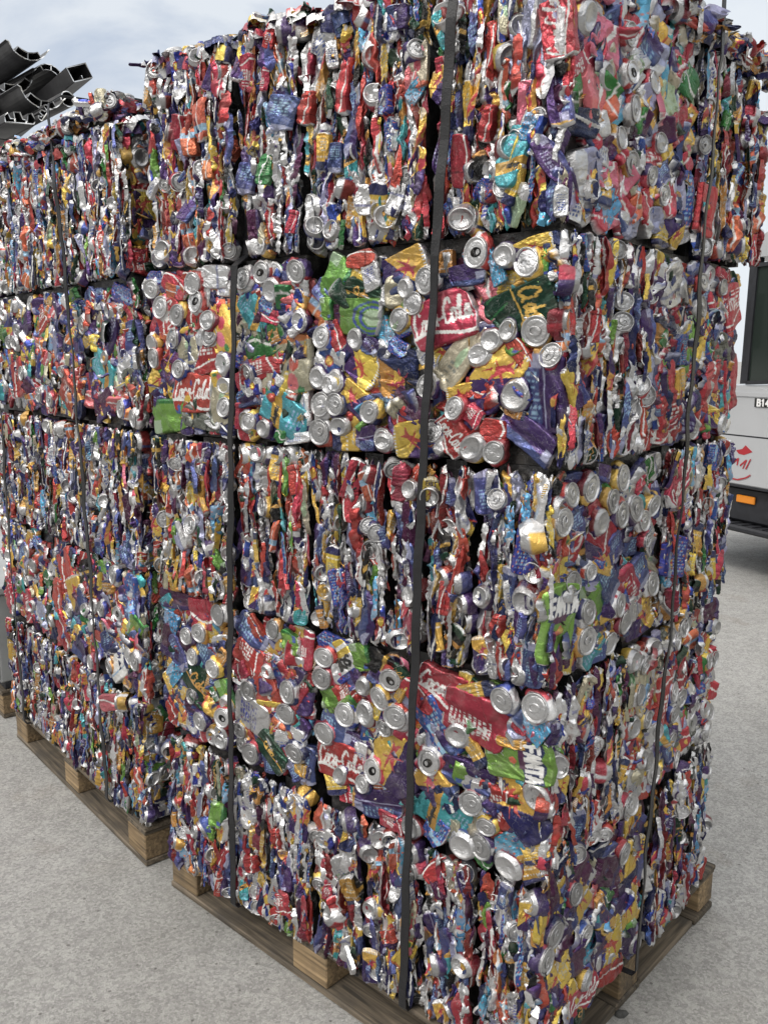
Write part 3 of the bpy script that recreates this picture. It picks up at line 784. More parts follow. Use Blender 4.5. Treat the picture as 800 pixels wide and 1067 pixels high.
def skin_flat(root, face, W, H, org, heroes, nmax=100, dens=1.0, bulge=0.0):
    """flat side of a bale: whole flattened cans and can ends, loosely overlapping. org = face origin (left-bottom) in bale frame"""
    ou, ov, oz = org
    cnt = 0; taken = []
    hs = [h for h in heroes]
    for h in hs:
        u, v = h[1], h[2]
        if len(h[0]) == 1: u, v = clampuv(u, v, W, H, h[3] * .5, h[3] * .5, 0)
        else: u, v = clampuv(u, v, W, H, min(h[4], .1) * .5, min(h[3], .15) * .5, R(h[5]), .004)
        z, tx, ty = edge_drop(u, v, W, H); tx *= .4; ty *= .4
        z += oz + bulge * (1 - (2 * u / W - 1) ** 2)
        jt = RNG.uniform(-.10, .10, 2)
        if h[0] in 'LMR' and len(h[0]) == 1:
            d = float(np.clip(h[3] * .97, .032, .062))
            me = LIDS[RNG.integers(len(LIDS))] if h[0] in 'LR' else BASES[RNG.integers(len(BASES))]
            s = d / .054
            put(me, 'can_end', root, face, ou + u, ov + v, z + RNG.uniform(.0045, .0075), RNG.uniform(0, 6.28), tx + jt[0] * 1.2, ty + jt[1] * 1.2, s, s, .6)
            taken.append((u, v, d * .42, d * .42, 0))
        else:
            L = float(np.clip(h[3], .03, .15)); Wd = float(np.clip(h[4], .022, .10)); a = h[5]
            ms = FLAT[h[0]]; me = ms[RNG.integers(len(ms))]
            big = L * Wd > .0045
            put(me, 'crushed_can', root, face, ou + u, ov + v, z + RNG.uniform(-.007, -.002) + (.002 if not big else 0) + (.003 if h[0] in ('fanta', 'cola', 'cido', 'recycle') else 0), R(a), tx + jt[0] * .6, ty + jt[1] * .6, Wd / .072, L / .104, float(np.clip(Wd / .07, .6, 1.1)))
            taken.append((u, v, Wd * .42, L * .42, R(a)))
        cnt += 1
    # fill
    sp = .044 / math.sqrt(dens)
    spots = []
    ny = max(1, round(H / sp)); nx = max(1, round(W / sp))
    for j in range(ny):
        for i in range(nx):
            u = (i + .5 + RNG.uniform(-.35, .35)) * W / nx; v = (j + .5 + RNG.uniform(-.35, .35)) * H / ny
            v = min(max(v, .032), H - .032); u = min(max(u, .028), W - .028)
            spots.append((u, v))
    RNG.shuffle(spots)
    for u, v in spots:
        if cnt >= nmax: break
        cov = False
        for (hu, hv, a, b, an) in taken:
            dx, dy = u - hu, v - hv; x = dx * math.cos(an) + dy * math.sin(an); y = -dx * math.sin(an) + dy * math.cos(an)
            if (x / (a * .62)) ** 2 + (y / (b * .62)) ** 2 < 1: cov = True; break
        if cov: continue
        z, tx, ty = edge_drop(u, v, W, H); z += oz + bulge * (1 - (2 * u / W - 1) ** 2)
        if RNG.random() < (.22 if len(hs) < 8 else .03):
            me = (LIDS if RNG.random() < .5 else BASES)[RNG.integers(10)]
            s = RNG.uniform(.9, 1.05)
            u, v = clampuv(u, v, W, H, .030 * s, .030 * s, 0)
            put(me, 'can_end', root, face, ou + u, ov + v, z + RNG.uniform(.000, .004), RNG.uniform(0, 6.28), RNG.normal(0, .12), RNG.normal(0, .12), s, s, s * .7)
        else:
            k = choice(FLAT_W); me = FLAT[k][RNG.integers(len(FLAT[k]))]
            sc = RNG.uniform(.6, 1.0); sw = sc * RNG.uniform(.6, 1); an = RNG.uniform(0, 6.28)
            if RNG.random() < .3: an = RNG.choice([0, 1.57]) + RNG.normal(0, .08)
            u, v = clampuv(u, v, W, H, .041 * sw, .056 * sc, an)
            put(me, 'crushed_can', root, face, ou + u, ov + v, z + RNG.uniform(-.016, -.008), an, RNG.normal(0, .09), RNG.normal(0, .09), sw, sc, .7)
        cnt += 1
    return cnt

def skin_edge(root, face, W, H, org, heroes, nmax=100, coarse=1.0, horiz=False, lidp=.08):
    """edge side of a bale: folded sheets packed side by side"""
    ou, ov, oz = org
    cnt = 0
    for h in heroes:
        u, v = h[1], h[2]
        if len(h[0]) == 1: u, v = clampuv(u, v, W, H, h[3] * .5, h[3] * .5, 0)
        else: u, v = clampuv(u, v, W, H, min(h[4], .1) * .5, min(h[3], .15) * .5, R(h[5]), .010)
        z, tx, ty = edge_drop(u, v, W, H, .02); z += oz
        if h[0] in 'LMR' and len(h[0]) == 1:
            d = float(np.clip(h[3], .034, .066)); s = d / .056
            me = LIDS[RNG.integers(len(LIDS))] if h[0] in 'LR' else BASES[RNG.integers(len(BASES))]
            put(me, 'can_end', root, face, ou + u, ov + v, z + .012, RNG.uniform(0, 6.28), tx + RNG.normal(0, .2), ty + RNG.normal(0, .35), s, s, s)
        else:
            L = float(np.clip(h[3], .03, .15)); Wd = float(np.clip(h[4], .022, .10))
            ms = FLAT[h[0]]
            put(ms[RNG.integers(len(ms))], 'crushed_can', root, face, ou + u, ov + v, z + .012, R(h[5]), tx + RNG.normal(0, .1), ty + RNG.normal(0, .15), Wd / .080, L / .112, .9)
        cnt += 1
    cw = .0142 * coarse; pl = .068 * coarse
    if horiz: ncol = max(1, round(H / cw)); nrow = max(1, round(W / pl))
    else: ncol = max(2, round(W / cw)); nrow = max(1, round(H / pl))
    spots = []
    for i in range(ncol):
        ph = RNG.uniform(0, .9)
        for j in range(nrow + 1):
            a = (i + .5 + RNG.uniform(-.25, .25)) / ncol; b = (j - .5 + ph + RNG.uniform(-.15, .15)) / nrow
            spots.append((a, b))
    RNG.shuffle(spots)
    for a, b in spots:
        if cnt >= nmax: break
        u, v = (b * W, a * H) if horiz else (a * W, b * H)
        q = RNG.random()
        if q < lidp:
            me = (LIDS if RNG.random() < .45 else BASES)[RNG.integers(10)]; s = RNG.uniform(.75, .98)
            u, v = clampuv(u, v, W, H, .026 * s, .030 * s, 0)
            z, tx, ty = edge_drop(u, v, W, H, .015); z += oz
            put(me, 'can_end', root, face, ou + u, ov + v, z + RNG.uniform(-.006, .006), RNG.uniform(0, 6.28), RNG.normal(0, .2), RNG.choice([-1, 1]) * RNG.uniform(.1, .9), s, s, s)
        elif q < lidp + .13:
            k = choice(FLAT_W); me = FLAT[k][RNG.integers(len(FLAT[k]))]; sc = RNG.uniform(.45, .9); an = RNG.normal(0, .3)
            u, v = clampuv(u, v, W, H, .027 * sc, .056 * sc, an)
            z, tx, ty = edge_drop(u, v, W, H, .015); z += oz
            put(me, 'crushed_can', root, face, ou + u, ov + v, z + RNG.uniform(-.003, .006), an, RNG.normal(0, .12), RNG.choice([-1, 1]) * RNG.uniform(.1, .7), sc * .65, sc, .7)
        else:
            si = RNG.integers(len(SHEETS)); me = SHEETS[si]
            tilt = RNG.normal(0, .09) + (math.pi / 2 if horiz else 0) + (math.pi if RNG.random() < .5 else 0)
            kx, ky = coarse * RNG.uniform(.8, 1.25), coarse * RNG.uniform(.75, 1.15)
            hw, hl = SHEET_EXT[si]
            u, v = clampuv(u, v, W, H, hw * kx * .8, hl * ky, tilt)
            z, tx, ty = edge_drop(u, v, W, H, .015); z += oz
            put(me, 'folded_can', root, face, ou + u, ov + v, z + RNG.uniform(-.018, .006), tilt, RNG.normal(0, .08), ty + RNG.normal(0, .48), kx, ky, RNG.uniform(.8, 1.4))
        cnt += 1
    return cnt
SHEET_EXT = []
for _m in SHEETS:
    _c = np.zeros(len(_m.vertices) * 3, np.float32); _m.vertices.foreach_get('co', _c); _c = _c.reshape(-1, 3)
    SHEET_EXT.append((float(np.abs(_c[:, 0]).max()), float(np.abs(_c[:, 1]).max())))

class Stack:
    def __init__(s, corner, dirx, key):
        s.P = Vector((corner[0], corner[1], 0)); s.key = key
        # dirx = unit vector along the front-left side, away from the near corner
        s.rz = math.atan2(-dirx[1], -dirx[0])
        s.M = Matrix.Translation(s.P) @ Matrix.Rotation(s.rz, 4, 'Z')
    def pt(s, a, b, z): return s.M @ Vector((-a, b, z))

def bale(st, a0, a1, b0, b1, z0, z1, label, faces, group, coarse=1.0, name='can_bale', bulge=None, top=0, nmax=100):
    """a: distance along the left side from the near corner, b: along the right side. faces e.g. {'L':'flat','R':'edge'}"""
    j = RNG.uniform(-.004, .004)
    BIAS.clear()
    if 'purple gold eagle' in label: BIAS.update(eagle=10, purple=5, plum=3, goldtxt=4, indigo=3)
    elif 'pink and silver' in label: BIAS.update(pink=3, lav=5, silver=6, palegreen=2, cream=2, redplain=2)
    elif 'dusty' in label: BIAS.update(silver=6, cream=3, grey=2, redtxt=2, redplain=2, indigo=2)
    elif 'red cans' in label or 'among red' in label: BIAS.update(redplain=6, redtxt=4, silver=4, eagle=2, indigo=2)
    elif 'FANTA can on its right' in label: BIAS.update(indigo=6, purple=3, blue=2, silver=2, eagle=2)
    root = empty(name, st.pt((a0 + a1) / 2, (b0 + b1) / 2, z0), st.rz)
    tag(root, label, 'bale', group)
    sx, sy, sz = a1 - a0, b1 - b0, z1 - z0
    ins = .020
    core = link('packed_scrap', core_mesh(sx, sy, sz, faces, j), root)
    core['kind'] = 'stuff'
    g = .002
    for f, mode in faces.items():
        m = mode.split(':'); md = m[0]
        both = .007 if len(faces) > 1 else 0
        if f == 'L': W = sx - 2 * g + both; org = (-sx / 2 + g, g, sy / 2)
        elif f == 'R': W = sy - 2 * g + both; org = (-sy / 2 + g - both, g, sx / 2)
        H = sz - 2 * g
        hk = HEROES.get(st.key + f, [])
        mine = []
        for h in hk:
            a = h[1]; z = h[2]
            if f == 'L' and a0 <= a < a1 and z0 <= z < z1: mine.append([h[0], a1 - a, z - z0] + h[3:])
            if f == 'R' and b0 <= a < b1 and z0 <= z < z1: mine.append([h[0], a - b0, z - z0] + h[3:])
        bg_ = RNG.uniform(-.004, .010) if bulge is None else bulge
        org = (org[0], org[1], org[2] + j)
        if md == 'flat': skin_flat(root, f, W, H, org, mine, nmax=nmax, dens=1.15, bulge=bg_)
        elif md == 'edge': skin_edge(root, f, W, H, (org[0], org[1], org[2] + bg_), mine, coarse=coarse, nmax=nmax)
        elif md == 'horiz': skin_edge(root, f, W, H, org, mine, coarse=coarse, horiz=True, nmax=nmax)
    if top:
        for i in range(top):
            # loose cans along the upper visible edges
            if 'L' in faces and (RNG.random() < sx / (sx + (sy if 'R' in faces else 0))):
                u = RNG.uniform(-sx / 2, sx / 2); v = -sy / 2 + .015 + abs(RNG.normal(0, .05))
            else:
                u = sx / 2 - .015 - abs(RNG.normal(0, .05)) if 'R' in faces else RNG.uniform(-sx / 2, sx / 2); v = RNG.uniform(-sy / 2, sy / 2)
            q = RNG.random(); zz = sz + RNG.uniform(-.016, .010)
            if q < .3:
                me = (LIDS + BASES)[RNG.integers(24)]; nm = 'can_end'; s = .9
            elif q < .6:
                k = choice(FLAT_W); me = FLAT[k][RNG.integers(len(FLAT[k]))]; nm = 'crushed_can'; s = RNG.uniform(.5, .8)
            else:
                me = SHEETS[RNG.integers(len(SHEETS))]; nm = 'folded_can'; s = RNG.uniform(.8, 1.1)
            put(me, nm, root, 'T', u, v, zz, RNG.uniform(0, 6.28), RNG.normal(.15, .25), RNG.normal(0, .3), s * 1.1, s, 1.2)
    return root
HERO_AL = '''
lime 0.578 1.869 0.093 0.066 144;redplain 0.495 1.902 0.078 0.033 -84;eagle 0.38 1.88 0.126 0.07 -73;dgreen 0.49 1.818 0.107 0.05 -110;
silver 0.465 1.855 0.055 0.042 -163;limearc 0.507 1.774 0.129 0.079 -101;lime 0.6 1.792 0.049 0.033 179;L 0.613 1.73 0.054;
redplain 0.571 1.732 0.062 0.042 -139;M 0.367 1.824 0.043;L 0.344 1.794 0.05;L 0.38 1.762 0.055;L 0.312 1.837 0.057;silver 0.416 1.815 0.04 0.037 -172;
M 0.51 1.724 0.048;purple 0.471 1.711 0.051 0.038 -131;silver 0.442 1.693 0.051 0.044 -44;blue 0.39 1.705 0.052 0.034 -113;
blue 0.377 1.742 0.044 0.029 -70;eagle 0.512 1.674 0.121 0.067 -125;eagle 0.391 1.648 0.106 0.111 176;bull 0.597 1.677 0.089 0.061 -114;
L 0.618 1.577 0.06;L 0.57 1.579 0.054;L 0.466 1.566 0.059;L 0.623 1.513 0.063;M 0.627 1.637 0.053;M 0.572 1.631 0.052;M 0.593 1.622 0.048;
goldtxt 0.531 1.508 0.109 0.074 94;eagle 0.516 1.592 0.089 0.058 60;panel 0.48 1.506 0.057 0.051 -87;eagle 0.338 1.506 0.119 0.073 94;
plum 0.351 1.578 0.112 0.056 -112;L 0.307 1.626 0.055;M 0.427 1.507 0.051;M 0.424 1.5 0.042;cola 0.276 1.761 0.157 0.089 -68;
cream 0.233 1.687 0.157 0.055 143;cido 0.098 1.774 0.168 0.074 -70;goldtxt 0.265 1.866 0.056 0.038 -177;L 0.191 1.885 0.061;
cyan 0.189 1.882 0.07 0.038 -72;cyan 0.147 1.849 0.07 0.027 -159;purple 0.219 1.843 0.081 0.037 -83;M 0.127 1.873 0.046;L 0.081 1.859 0.062;
lime 0.052 1.856 0.068 0.028 -168;eagle 0.08 1.894 0.104 0.037 -72;navy 0.027 1.882 0.064 0.037 -154;bull 0.023 1.844 0.036 0.033 -68;
L 0.056 1.732 0.06;M 0.154 1.716 0.048;M 0.117 1.735 0.043;redplain 0.095 1.693 0.08 0.031 -138;orange 0.004 1.738 0.083 0.024 -175;
cyan 0.01 1.802 0.039 0.023 -169;eagle 0.149 1.646 0.153 0.079 -40;M 0.182 1.69 0.048;panel 0.043 1.621 0.151 0.078 177;M 0.098 1.612 0.061;
L 0.238 1.583 0.052;goldtxt 0.097 1.579 0.051 0.023 -109;cola 0.249 1.506 0.087 0.064 -137;redtxt 0.198 1.569 0.048 0.038 -128;
redplain 0.149 1.54 0.046 0.054 176;M 0.194 1.505 0.062;L 0.141 1.499 0.051;purple 0.064 1.527 0.14 0.059 -122;purple 0.067 1.474 0.086 0.026 -80;
bull 0.296 1.497 0.055 0.045 -152;L 0.877 1.874 0.057;L 0.808 1.884 0.055;L 0.687 1.879 0.058;M 0.776 1.84 0.06;teal 0.849 1.796 0.109 0.074 -137;
blue 0.8 1.807 0.049 0.038 -108;eagle 0.715 1.801 0.098 0.082 -29;redplain 0.791 1.782 0.069 0.032 -103;bull 0.696 1.763 0.066 0.04 -62;
M 0.677 1.766 0.048;green 0.818 1.721 0.134 0.065 -81;goldtxt 0.772 1.73 0.043 0.039 -163;redtxt 0.831 1.659 0.144 0.052 -78;
fruit 0.699 1.662 0.139 0.097 -173;bull 0.856 1.615 0.052 0.043 -76;bull 0.779 1.626 0.055 0.044 -122;teal 0.749 1.55 0.147 0.083 58;
L 0.867 1.526 0.048;M 0.814 1.512 0.047;purple 0.876 1.58 0.075 0.029 -77;green 0.76 1.498 0.032 0.034 -123;silver 0.7 1.493 0.094 0.023 -80;
L 1.265 1.868 0.063;L 1.076 1.873 0.06;L 1.221 1.818 0.068;L 1.146 1.795 0.067;L 1.067 1.827 0.06;M 1.291 1.766 0.052;L 1.281 1.721 0.052;
L 1.262 1.682 0.058;L 1.148 1.654 0.051;L 1.023 1.779 0.058;M 0.96 1.668 0.058;L 0.962 1.558 0.054;blue 1.258 1.911 0.079 0.035 -90;
redplain 1.165 1.892 0.098 0.05 -115;orange 1.163 1.856 0.084 0.036 -103;cola 1.185 1.781 0.107 0.105 -145;orange 1.203 1.745 0.082 0.03 -103;
redplain 1.085 1.791 0.066 0.068 -155;fruit 0.957 1.763 0.133 0.075 -178;silver 0.979 1.894 0.105 0.051 -93;silver 0.962 1.858 0.052 0.037 -93;
cream 1.123 1.715 0.099 0.073 -164;redtxt 1.051 1.699 0.114 0.111 -175;cola 1.104 1.591 0.172 0.092 -92;eagle 1.272 1.613 0.095 0.09 1;
plum 1.203 1.646 0.078 0.054 -158;lime 1.244 1.525 0.151 0.085 -89;grey 1.073 1.514 0.145 0.076 -106;cream 0.989 1.574 0.12 0.07 -170;
navy 0.968 1.5 0.048 0.033 -108;blue 0.597 1.014 0.121 0.039 -94;sol 0.571 0.974 0.093 0.079 -143;lime 0.505 0.994 0.064 0.05 -167;
black 0.44 1.006 0.095 0.054 -109;L 0.623 0.962 0.062;L 0.64 0.906 0.058;L 0.407 0.959 0.06;L 0.441 0.905 0.061;L 0.551 0.835 0.062;M 0.489 0.854 0.06;
L 0.392 0.874 0.063;L 0.427 0.836 0.045;L 0.626 0.763 0.064;L 0.462 0.719 0.066;L 0.496 0.674 0.047;lime 0.622 0.857 0.091 0.066 -71;
redtxt 0.557 0.882 0.071 0.06 -135;purple 0.528 0.926 0.051 0.046 -143;M 0.495 0.92 0.048;purple 0.456 0.953 0.045 0.04 -114;
goldtxt 0.377 0.943 0.07 0.021 -31;indigo 0.613 0.783 0.112 0.063 -97;cola 0.584 0.703 0.177 0.088 -82;M 0.572 0.671 0.051;
eagle 0.404 0.751 0.185 0.115 28;goldtxt 0.595 0.638 0.058 0.057 -161;silver 0.655 0.631 0.066 0.035 -175;panel 0.458 0.632 0.14 0.07 -84;
orange 0.445 0.679 0.054 0.03 -81;redtxt 0.406 0.589 0.082 0.037 -89;goldtxt 0.45 0.863 0.03 0.038 -102;M 0.348 0.611 0.058;M 0.334 0.578 0.053;
dgreen 0.379 0.972 0.046 0.036 -151;cola 0.258 0.995 0.216 0.083 -104;redplain 0.332 0.939 0.092 0.044 -117;recycle 0.183 0.927 0.154 0.098 -97;
goldtxt 0.186 0.988 0.104 0.028 -69;L 0.111 0.988 0.058;R 0.035 0.994 0.065;L 0.295 0.794 0.064;L 0.182 0.734 0.06;M 0.203 0.615 0.078;
L 0.158 0.641 0.065;M 0.025 0.798 0.065;M 0.089 0.606 0.069;L 0.142 0.693 0.049;M 0.22 0.878 0.059;redplain 0.073 0.937 0.034 0.028 -106;
blue 0.283 0.876 0.138 0.069 -144;cyan 0.022 0.947 0.079 0.048 -127;fanta 0.075 0.862 0.167 0.075 -79;goldtxt 0.079 0.899 0.092 0.019 -86;
purple 0.193 0.791 0.151 0.058 -88;eagle 0.065 0.757 0.152 0.079 45;teal 0.04 0.82 0.073 0.023 -97;teal 0.262 0.677 0.125 0.106 59;
eagle 0.287 0.74 0.101 0.077 53;navy 0.246 0.723 0.065 0.047 -139;redtxt 0.118 0.739 0.094 0.088 -88;silver 0.149 0.697 0.03 0.035 -95;
cyan 0.086 0.667 0.095 0.049 -51;goldtxt 0.026 0.671 0.041 0.057 -151;goldtxt 0.037 0.614 0.066 0.064 -149;goldtxt 0.181 0.852 0.072 0.033 -143;
green 0.154 0.593 0.042 0.029 -122;blue 0.282 0.629 0.063 0.072 -120;purple 0.069 0.708 0.056 0.026 -36;plum 1.234 1.018 0.141 0.051 -89;
teal 1.27 0.977 0.053 0.056 -140;redplain 1.11 0.987 0.104 0.083 -82;R 1.021 1.004 0.063;cyan 1.237 0.931 0.078 0.055 -114;
plum 1.238 0.859 0.139 0.087 -104;L 1.162 0.903 0.052;L 1.105 0.924 0.057;L 1.051 0.832 0.062;L 1.016 0.697 0.072;L 1.116 0.658 0.059;
L 1.14 0.846 0.052;goldtxt 1.058 0.925 0.081 0.044 -165;indigo 1.088 0.861 0.107 0.06 -123;goldtxt 1.012 0.869 0.049 0.048 -127;
dgreen 1.12 0.762 0.181 0.131 -129;cyan 1.234 0.771 0.061 0.066 -135;lime 1.009 0.767 0.077 0.053 -158;plum 1.133 0.689 0.114 0.043 -92;
redplain 1.28 0.657 0.054 0.046 -124;goldtxt 1.062 0.636 0.045 0.054 -134;indigo 1.221 0.836 0.108 0.058 -148;goldtxt 1.265 0.728 0.089 0.045 -153;
redtxt 0.91 0.905 0.115 0.079 -118;redplain 0.943 0.853 0.05 0.042 -149;indigo 0.882 0.977 0.126 0.059 -119;redplain 0.869 1.008 0.074 0.04 -128;
L 0.799 1.006 0.052;lime 0.748 0.974 0.07 0.057 -86;eagle 0.767 0.91 0.127 0.095 45;redplain 0.835 0.822 0.1 0.1 -134;L 0.9 0.806 0.063;
L 0.747 0.843 0.065;L 0.756 0.781 0.071;L 0.956 0.681 0.051;L 0.895 0.629 0.07;L 0.727 0.681 0.059;M 0.822 0.879 0.04;
silver 0.896 0.74 0.125 0.093 -102;dgreen 0.821 0.655 0.115 0.067 -128;bull 0.751 0.722 0.094 0.054 -102;goldtxt 0.707 0.64 0.056 0.037 -99;
purple 0.704 0.748 0.045 0.047 -115;cola 0.024 2.246 0.107 0.062 8;teal 0.11 2.047 0.111 0.055 160;goldtxt 0.107 1.998 0.078 0.03 155;
redplain 0.237 2.057 0.099 0.039 178;eagle 0.3 2.206 0.071 0.04 12;M 0.297 2.332 0.065;M 0.229 1.949 0.061;purple 0.38 2.342 0.052 0.055 175;
blue 0.416 2.198 0.056 0.035 -177;indigo 0.712 2.227 0.08 0.089 165;orange 1.009 2.257 0.102 0.056 179;orange 1.07 2.217 0.087 0.054 1;
M 0.409 1.97 0.057;redplain 0.66 2.227 0.071 0.049 174;goldtxt 0.6 2.126 0.079 0.035 171;indigo 0.563 2.109 0.063 0.034 174;
redplain 0.539 2.252 0.113 0.039 177;M 0.626 1.975 0.049;M 0.579 1.962 0.049;R 1.163 2.257 0.051;M 1.182 2.33 0.046;
redplain 1.116 2.247 0.086 0.04 171;green 0.783 2.115 0.074 0.04 173;indigo 0.847 2.101 0.076 0.055 167;M 1.292 1.971 0.06;M 1.197 1.964 0.064;
silver 0.474 2.014 0.064 0.038 177;cyan 0.077 2.093 0.05 0.025 158;redplain 0.176 2.117 0.067 0.031 172;blue 0.183 1.997 0.039 0.033 -159;
goldtxt 0.221 2.146 0.111 0.022 177;bull 0.065 2.079 0.073 0.025 168;R 1.12 1.237 0.06;M 0.072 1.337 0.065;R 0.13 1.408 0.046;M 0.061 1.207 0.059;
redplain 0.125 1.145 0.052 0.036 176;M 0.175 1.202 0.045;M 0.349 1.406 0.046;M 0.292 1.395 0.049;redplain 0.249 1.189 0.086 0.029 174;
orange 0.783 1.248 0.087 0.017 176;goldtxt 0.803 1.26 0.033 0.049 172;M 0.607 1.129 0.043;M 1.099 1.24 0.048;redplain 0.485 0.394 0.081 0.087 -171;
goldtxt 0.504 0.376 0.085 0.05 -163;M 0.47 0.358 0.052;lime 1.035 0.41 0.088 0.07 -177;redplain 0.9 0.302 0.049 0.064 -153;
redtxt 0.781 0.234 0.079 0.085 -162;redplain 0.792 0.418 0.061 0.041 -168;M 0.607 0.283 0.055;purple 0.758 0.318 0.075 0.048 -170;M 0.176 0.333 0.057;
M 0.289 0.302 0.06;redplain 0.407 0.315 0.035 0.042 -154;'''
HERO_AR = '''
L 0.142 1.425 0.061;L 0.284 1.43 0.061;L 0.243 1.385 0.056;L 0.367 1.352 0.068;L 0.288 1.35 0.062;L 0.412 1.319 0.05;L 0.462 1.346 0.057;
L 0.439 1.27 0.044;L 0.154 1.248 0.039;L 0.149 1.164 0.061;L 0.15 1.102 0.066;L 0.301 1.145 0.056;L 0.336 1.097 0.062;L 0.584 1.087 0.069;
L 0.487 1.155 0.06;L 0.643 1.099 0.065;L 0.039 1.369 0.059;L 0.062 1.421 0.055;M 0.138 1.43 0.055;M 0.197 1.346 0.058;
redtxt 0.2 1.332 0.136 0.083 -134;eagle 0.192 1.267 0.231 0.049 -109;lime 0.191 1.165 0.147 0.082 -148;teal 0.222 1.062 0.162 0.069 -67;
redtxt 0.375 1.145 0.179 0.071 -140;indigo 0.247 1.212 0.122 0.068 -137;eagle 0.448 1.05 0.152 0.076 -79;cream 0.531 1.292 0.116 0.11 -155;
blue 0.561 1.204 0.106 0.105 169;cola 0.544 1.387 0.153 0.061 -51;fanta 0.025 1.161 0.164 0.103 -3;plum 0.075 1.1 0.094 0.06 154;
redplain 0.032 1.039 0.06 0.039 -145;indigo 0.108 1.349 0.089 0.059 -159;indigo 0.273 1.277 0.068 0.054 -150;indigo 0.422 1.194 0.076 0.067 -148;
goldtxt 0.147 1.183 0.073 0.03 -140;indigo 0.536 1.046 0.048 0.113 159;silver 0.406 1.118 0.064 0.052 -71;goldtxt 0.247 1.072 0.067 0.032 -97;
blue 0.083 1.475 0.068 0.031 -91;purple 0.213 1.453 0.055 0.032 -100;redplain 0.396 1.403 0.031 0.045 -153;eagle 0.015 0.508 0.136 0.08 -8;
plum 0.182 0.544 0.109 0.083 -84;eagle 0.184 0.467 0.099 0.087 -51;plum 0.332 0.483 0.074 0.111 -27;eagle 0.451 0.313 0.129 0.112 -80;
eagle 0.323 0.35 0.23 0.051 -133;plum 0.167 0.349 0.171 0.061 -140;goldtxt 0.135 0.344 0.054 0.081 -77;eagle 0.353 0.265 0.131 0.108 -81;
cola 0.225 0.212 0.125 0.064 -93;redplain 0.374 0.191 0.13 0.05 -94;L 0.398 0.498 0.062;L 0.07 0.459 0.065;L 0.152 0.517 0.056;L 0.007 0.418 0.073;
purple 0.038 0.316 0.078 0.133 -68;plum 0.059 0.547 0.061 0.07 -39;goldtxt 0.296 0.417 0.046 0.05 -72;purple 0.491 0.205 0.089 0.086 -50;
eagle 0.525 0.425 0.123 0.097 -15;M 0.508 0.189 0.054;goldtxt 0.394 0.198 0.044 0.04 -96;eagle 0.086 0.326 0.087 0.099 -44;M 0.225 0.258 0.048;
redplain 0.501 1.634 0.116 0.153 -169;redtxt 0.539 1.51 0.122 0.159 -172;eagle 0.491 1.742 0.068 0.109 -176;lime 0.677 1.737 0.118 0.055 -164;
grey 0.845 1.698 0.101 0.104 -169;redplain 0.797 1.619 0.109 0.115 -169;redtxt 0.937 1.818 0.118 0.1 -161;redplain 0.982 1.625 0.186 0.093 -175;
teal 0.909 1.574 0.106 0.06 180;L 0.693 1.862 0.053;L 0.678 1.805 0.054;silver 0.506 1.845 0.096 0.097 -165;redplain 0.745 1.537 0.072 0.067 180;
eagle 0.81 1.534 0.05 0.07 -14;blue 0.582 1.702 0.067 0.047 -176;goldtxt 0.591 1.613 0.091 0.047 -175;silver 0.642 1.577 0.093 0.074 -178;
L 0.806 1.858 0.046;plum 0.911 1.692 0.064 0.059 -141;silver 0.303 2.283 0.062 0.092 -164;goldtxt 0.357 2.185 0.138 0.054 146;
palegreen 0.433 2.208 0.081 0.075 177;green 0.52 2.293 0.122 0.064 -125;redplain 0.492 2.183 0.072 0.073 -154;goldtxt 0.444 2.119 0.086 0.056 -143;
blue 0.557 2.041 0.126 0.073 -178;redplain 0.632 2.029 0.134 0.075 169;pink 0.132 2.255 0.078 0.105 174;pink 0.118 2.156 0.115 0.094 -159;
lav 0.094 2.023 0.082 0.1 -167;goldtxt 0.002 1.986 0.107 0.069 173;pink 0.169 2.029 0.052 0.065 -179;cyan 0.174 1.964 0.069 0.078 -137;
L 0.218 2.289 0.048;L 0.23 2.225 0.049;L 0.25 2.163 0.052;L 0.249 2.061 0.05;L 0.201 2.101 0.045;M 0.047 2.273 0.064;lav 0.345 2.147 0.071 0.064 155;
lav 0.32 2.193 0.066 0.067 -138;palegreen 0.264 2.236 0.055 0.067 -144;L 0.387 2.125 0.048;L 0.347 2.052 0.044;lav 0.499 2.034 0.081 0.075 -164;
L 0.411 2.023 0.046;redplain 0.35 1.996 0.061 0.053 -121;goldtxt 0.438 1.94 0.054 0.062 177;lav 0.381 1.945 0.062 0.084 -154;M 0.522 1.921 0.045;
eagle 0.378 2.335 0.089 0.065 69;indigo 0.415 2.067 0.052 0.066 -149;L 0.192 1.913 0.043;lav 0.274 1.924 0.051 0.072 176;
redtxt 0.597 0.829 0.15 0.106 -6;cream 0.47 0.905 0.146 0.087 -160;L 0.427 0.895 0.055;redplain 0.707 0.855 0.066 0.07 -71;L 0.648 0.774 0.05;
plum 0.935 0.985 0.068 0.098 -8;L 0.912 0.844 0.054;redplain 0.962 0.821 0.089 0.069 -159;lime 0.773 0.719 0.11 0.04 -137;L 0.843 0.738 0.048;
silver 0.572 0.963 0.048 0.091 -21;L 0.475 0.818 0.052;redplain 0.86 0.81 0.066 0.04 -144;indigo 0.664 0.668 0.074 0.04 -141;'''
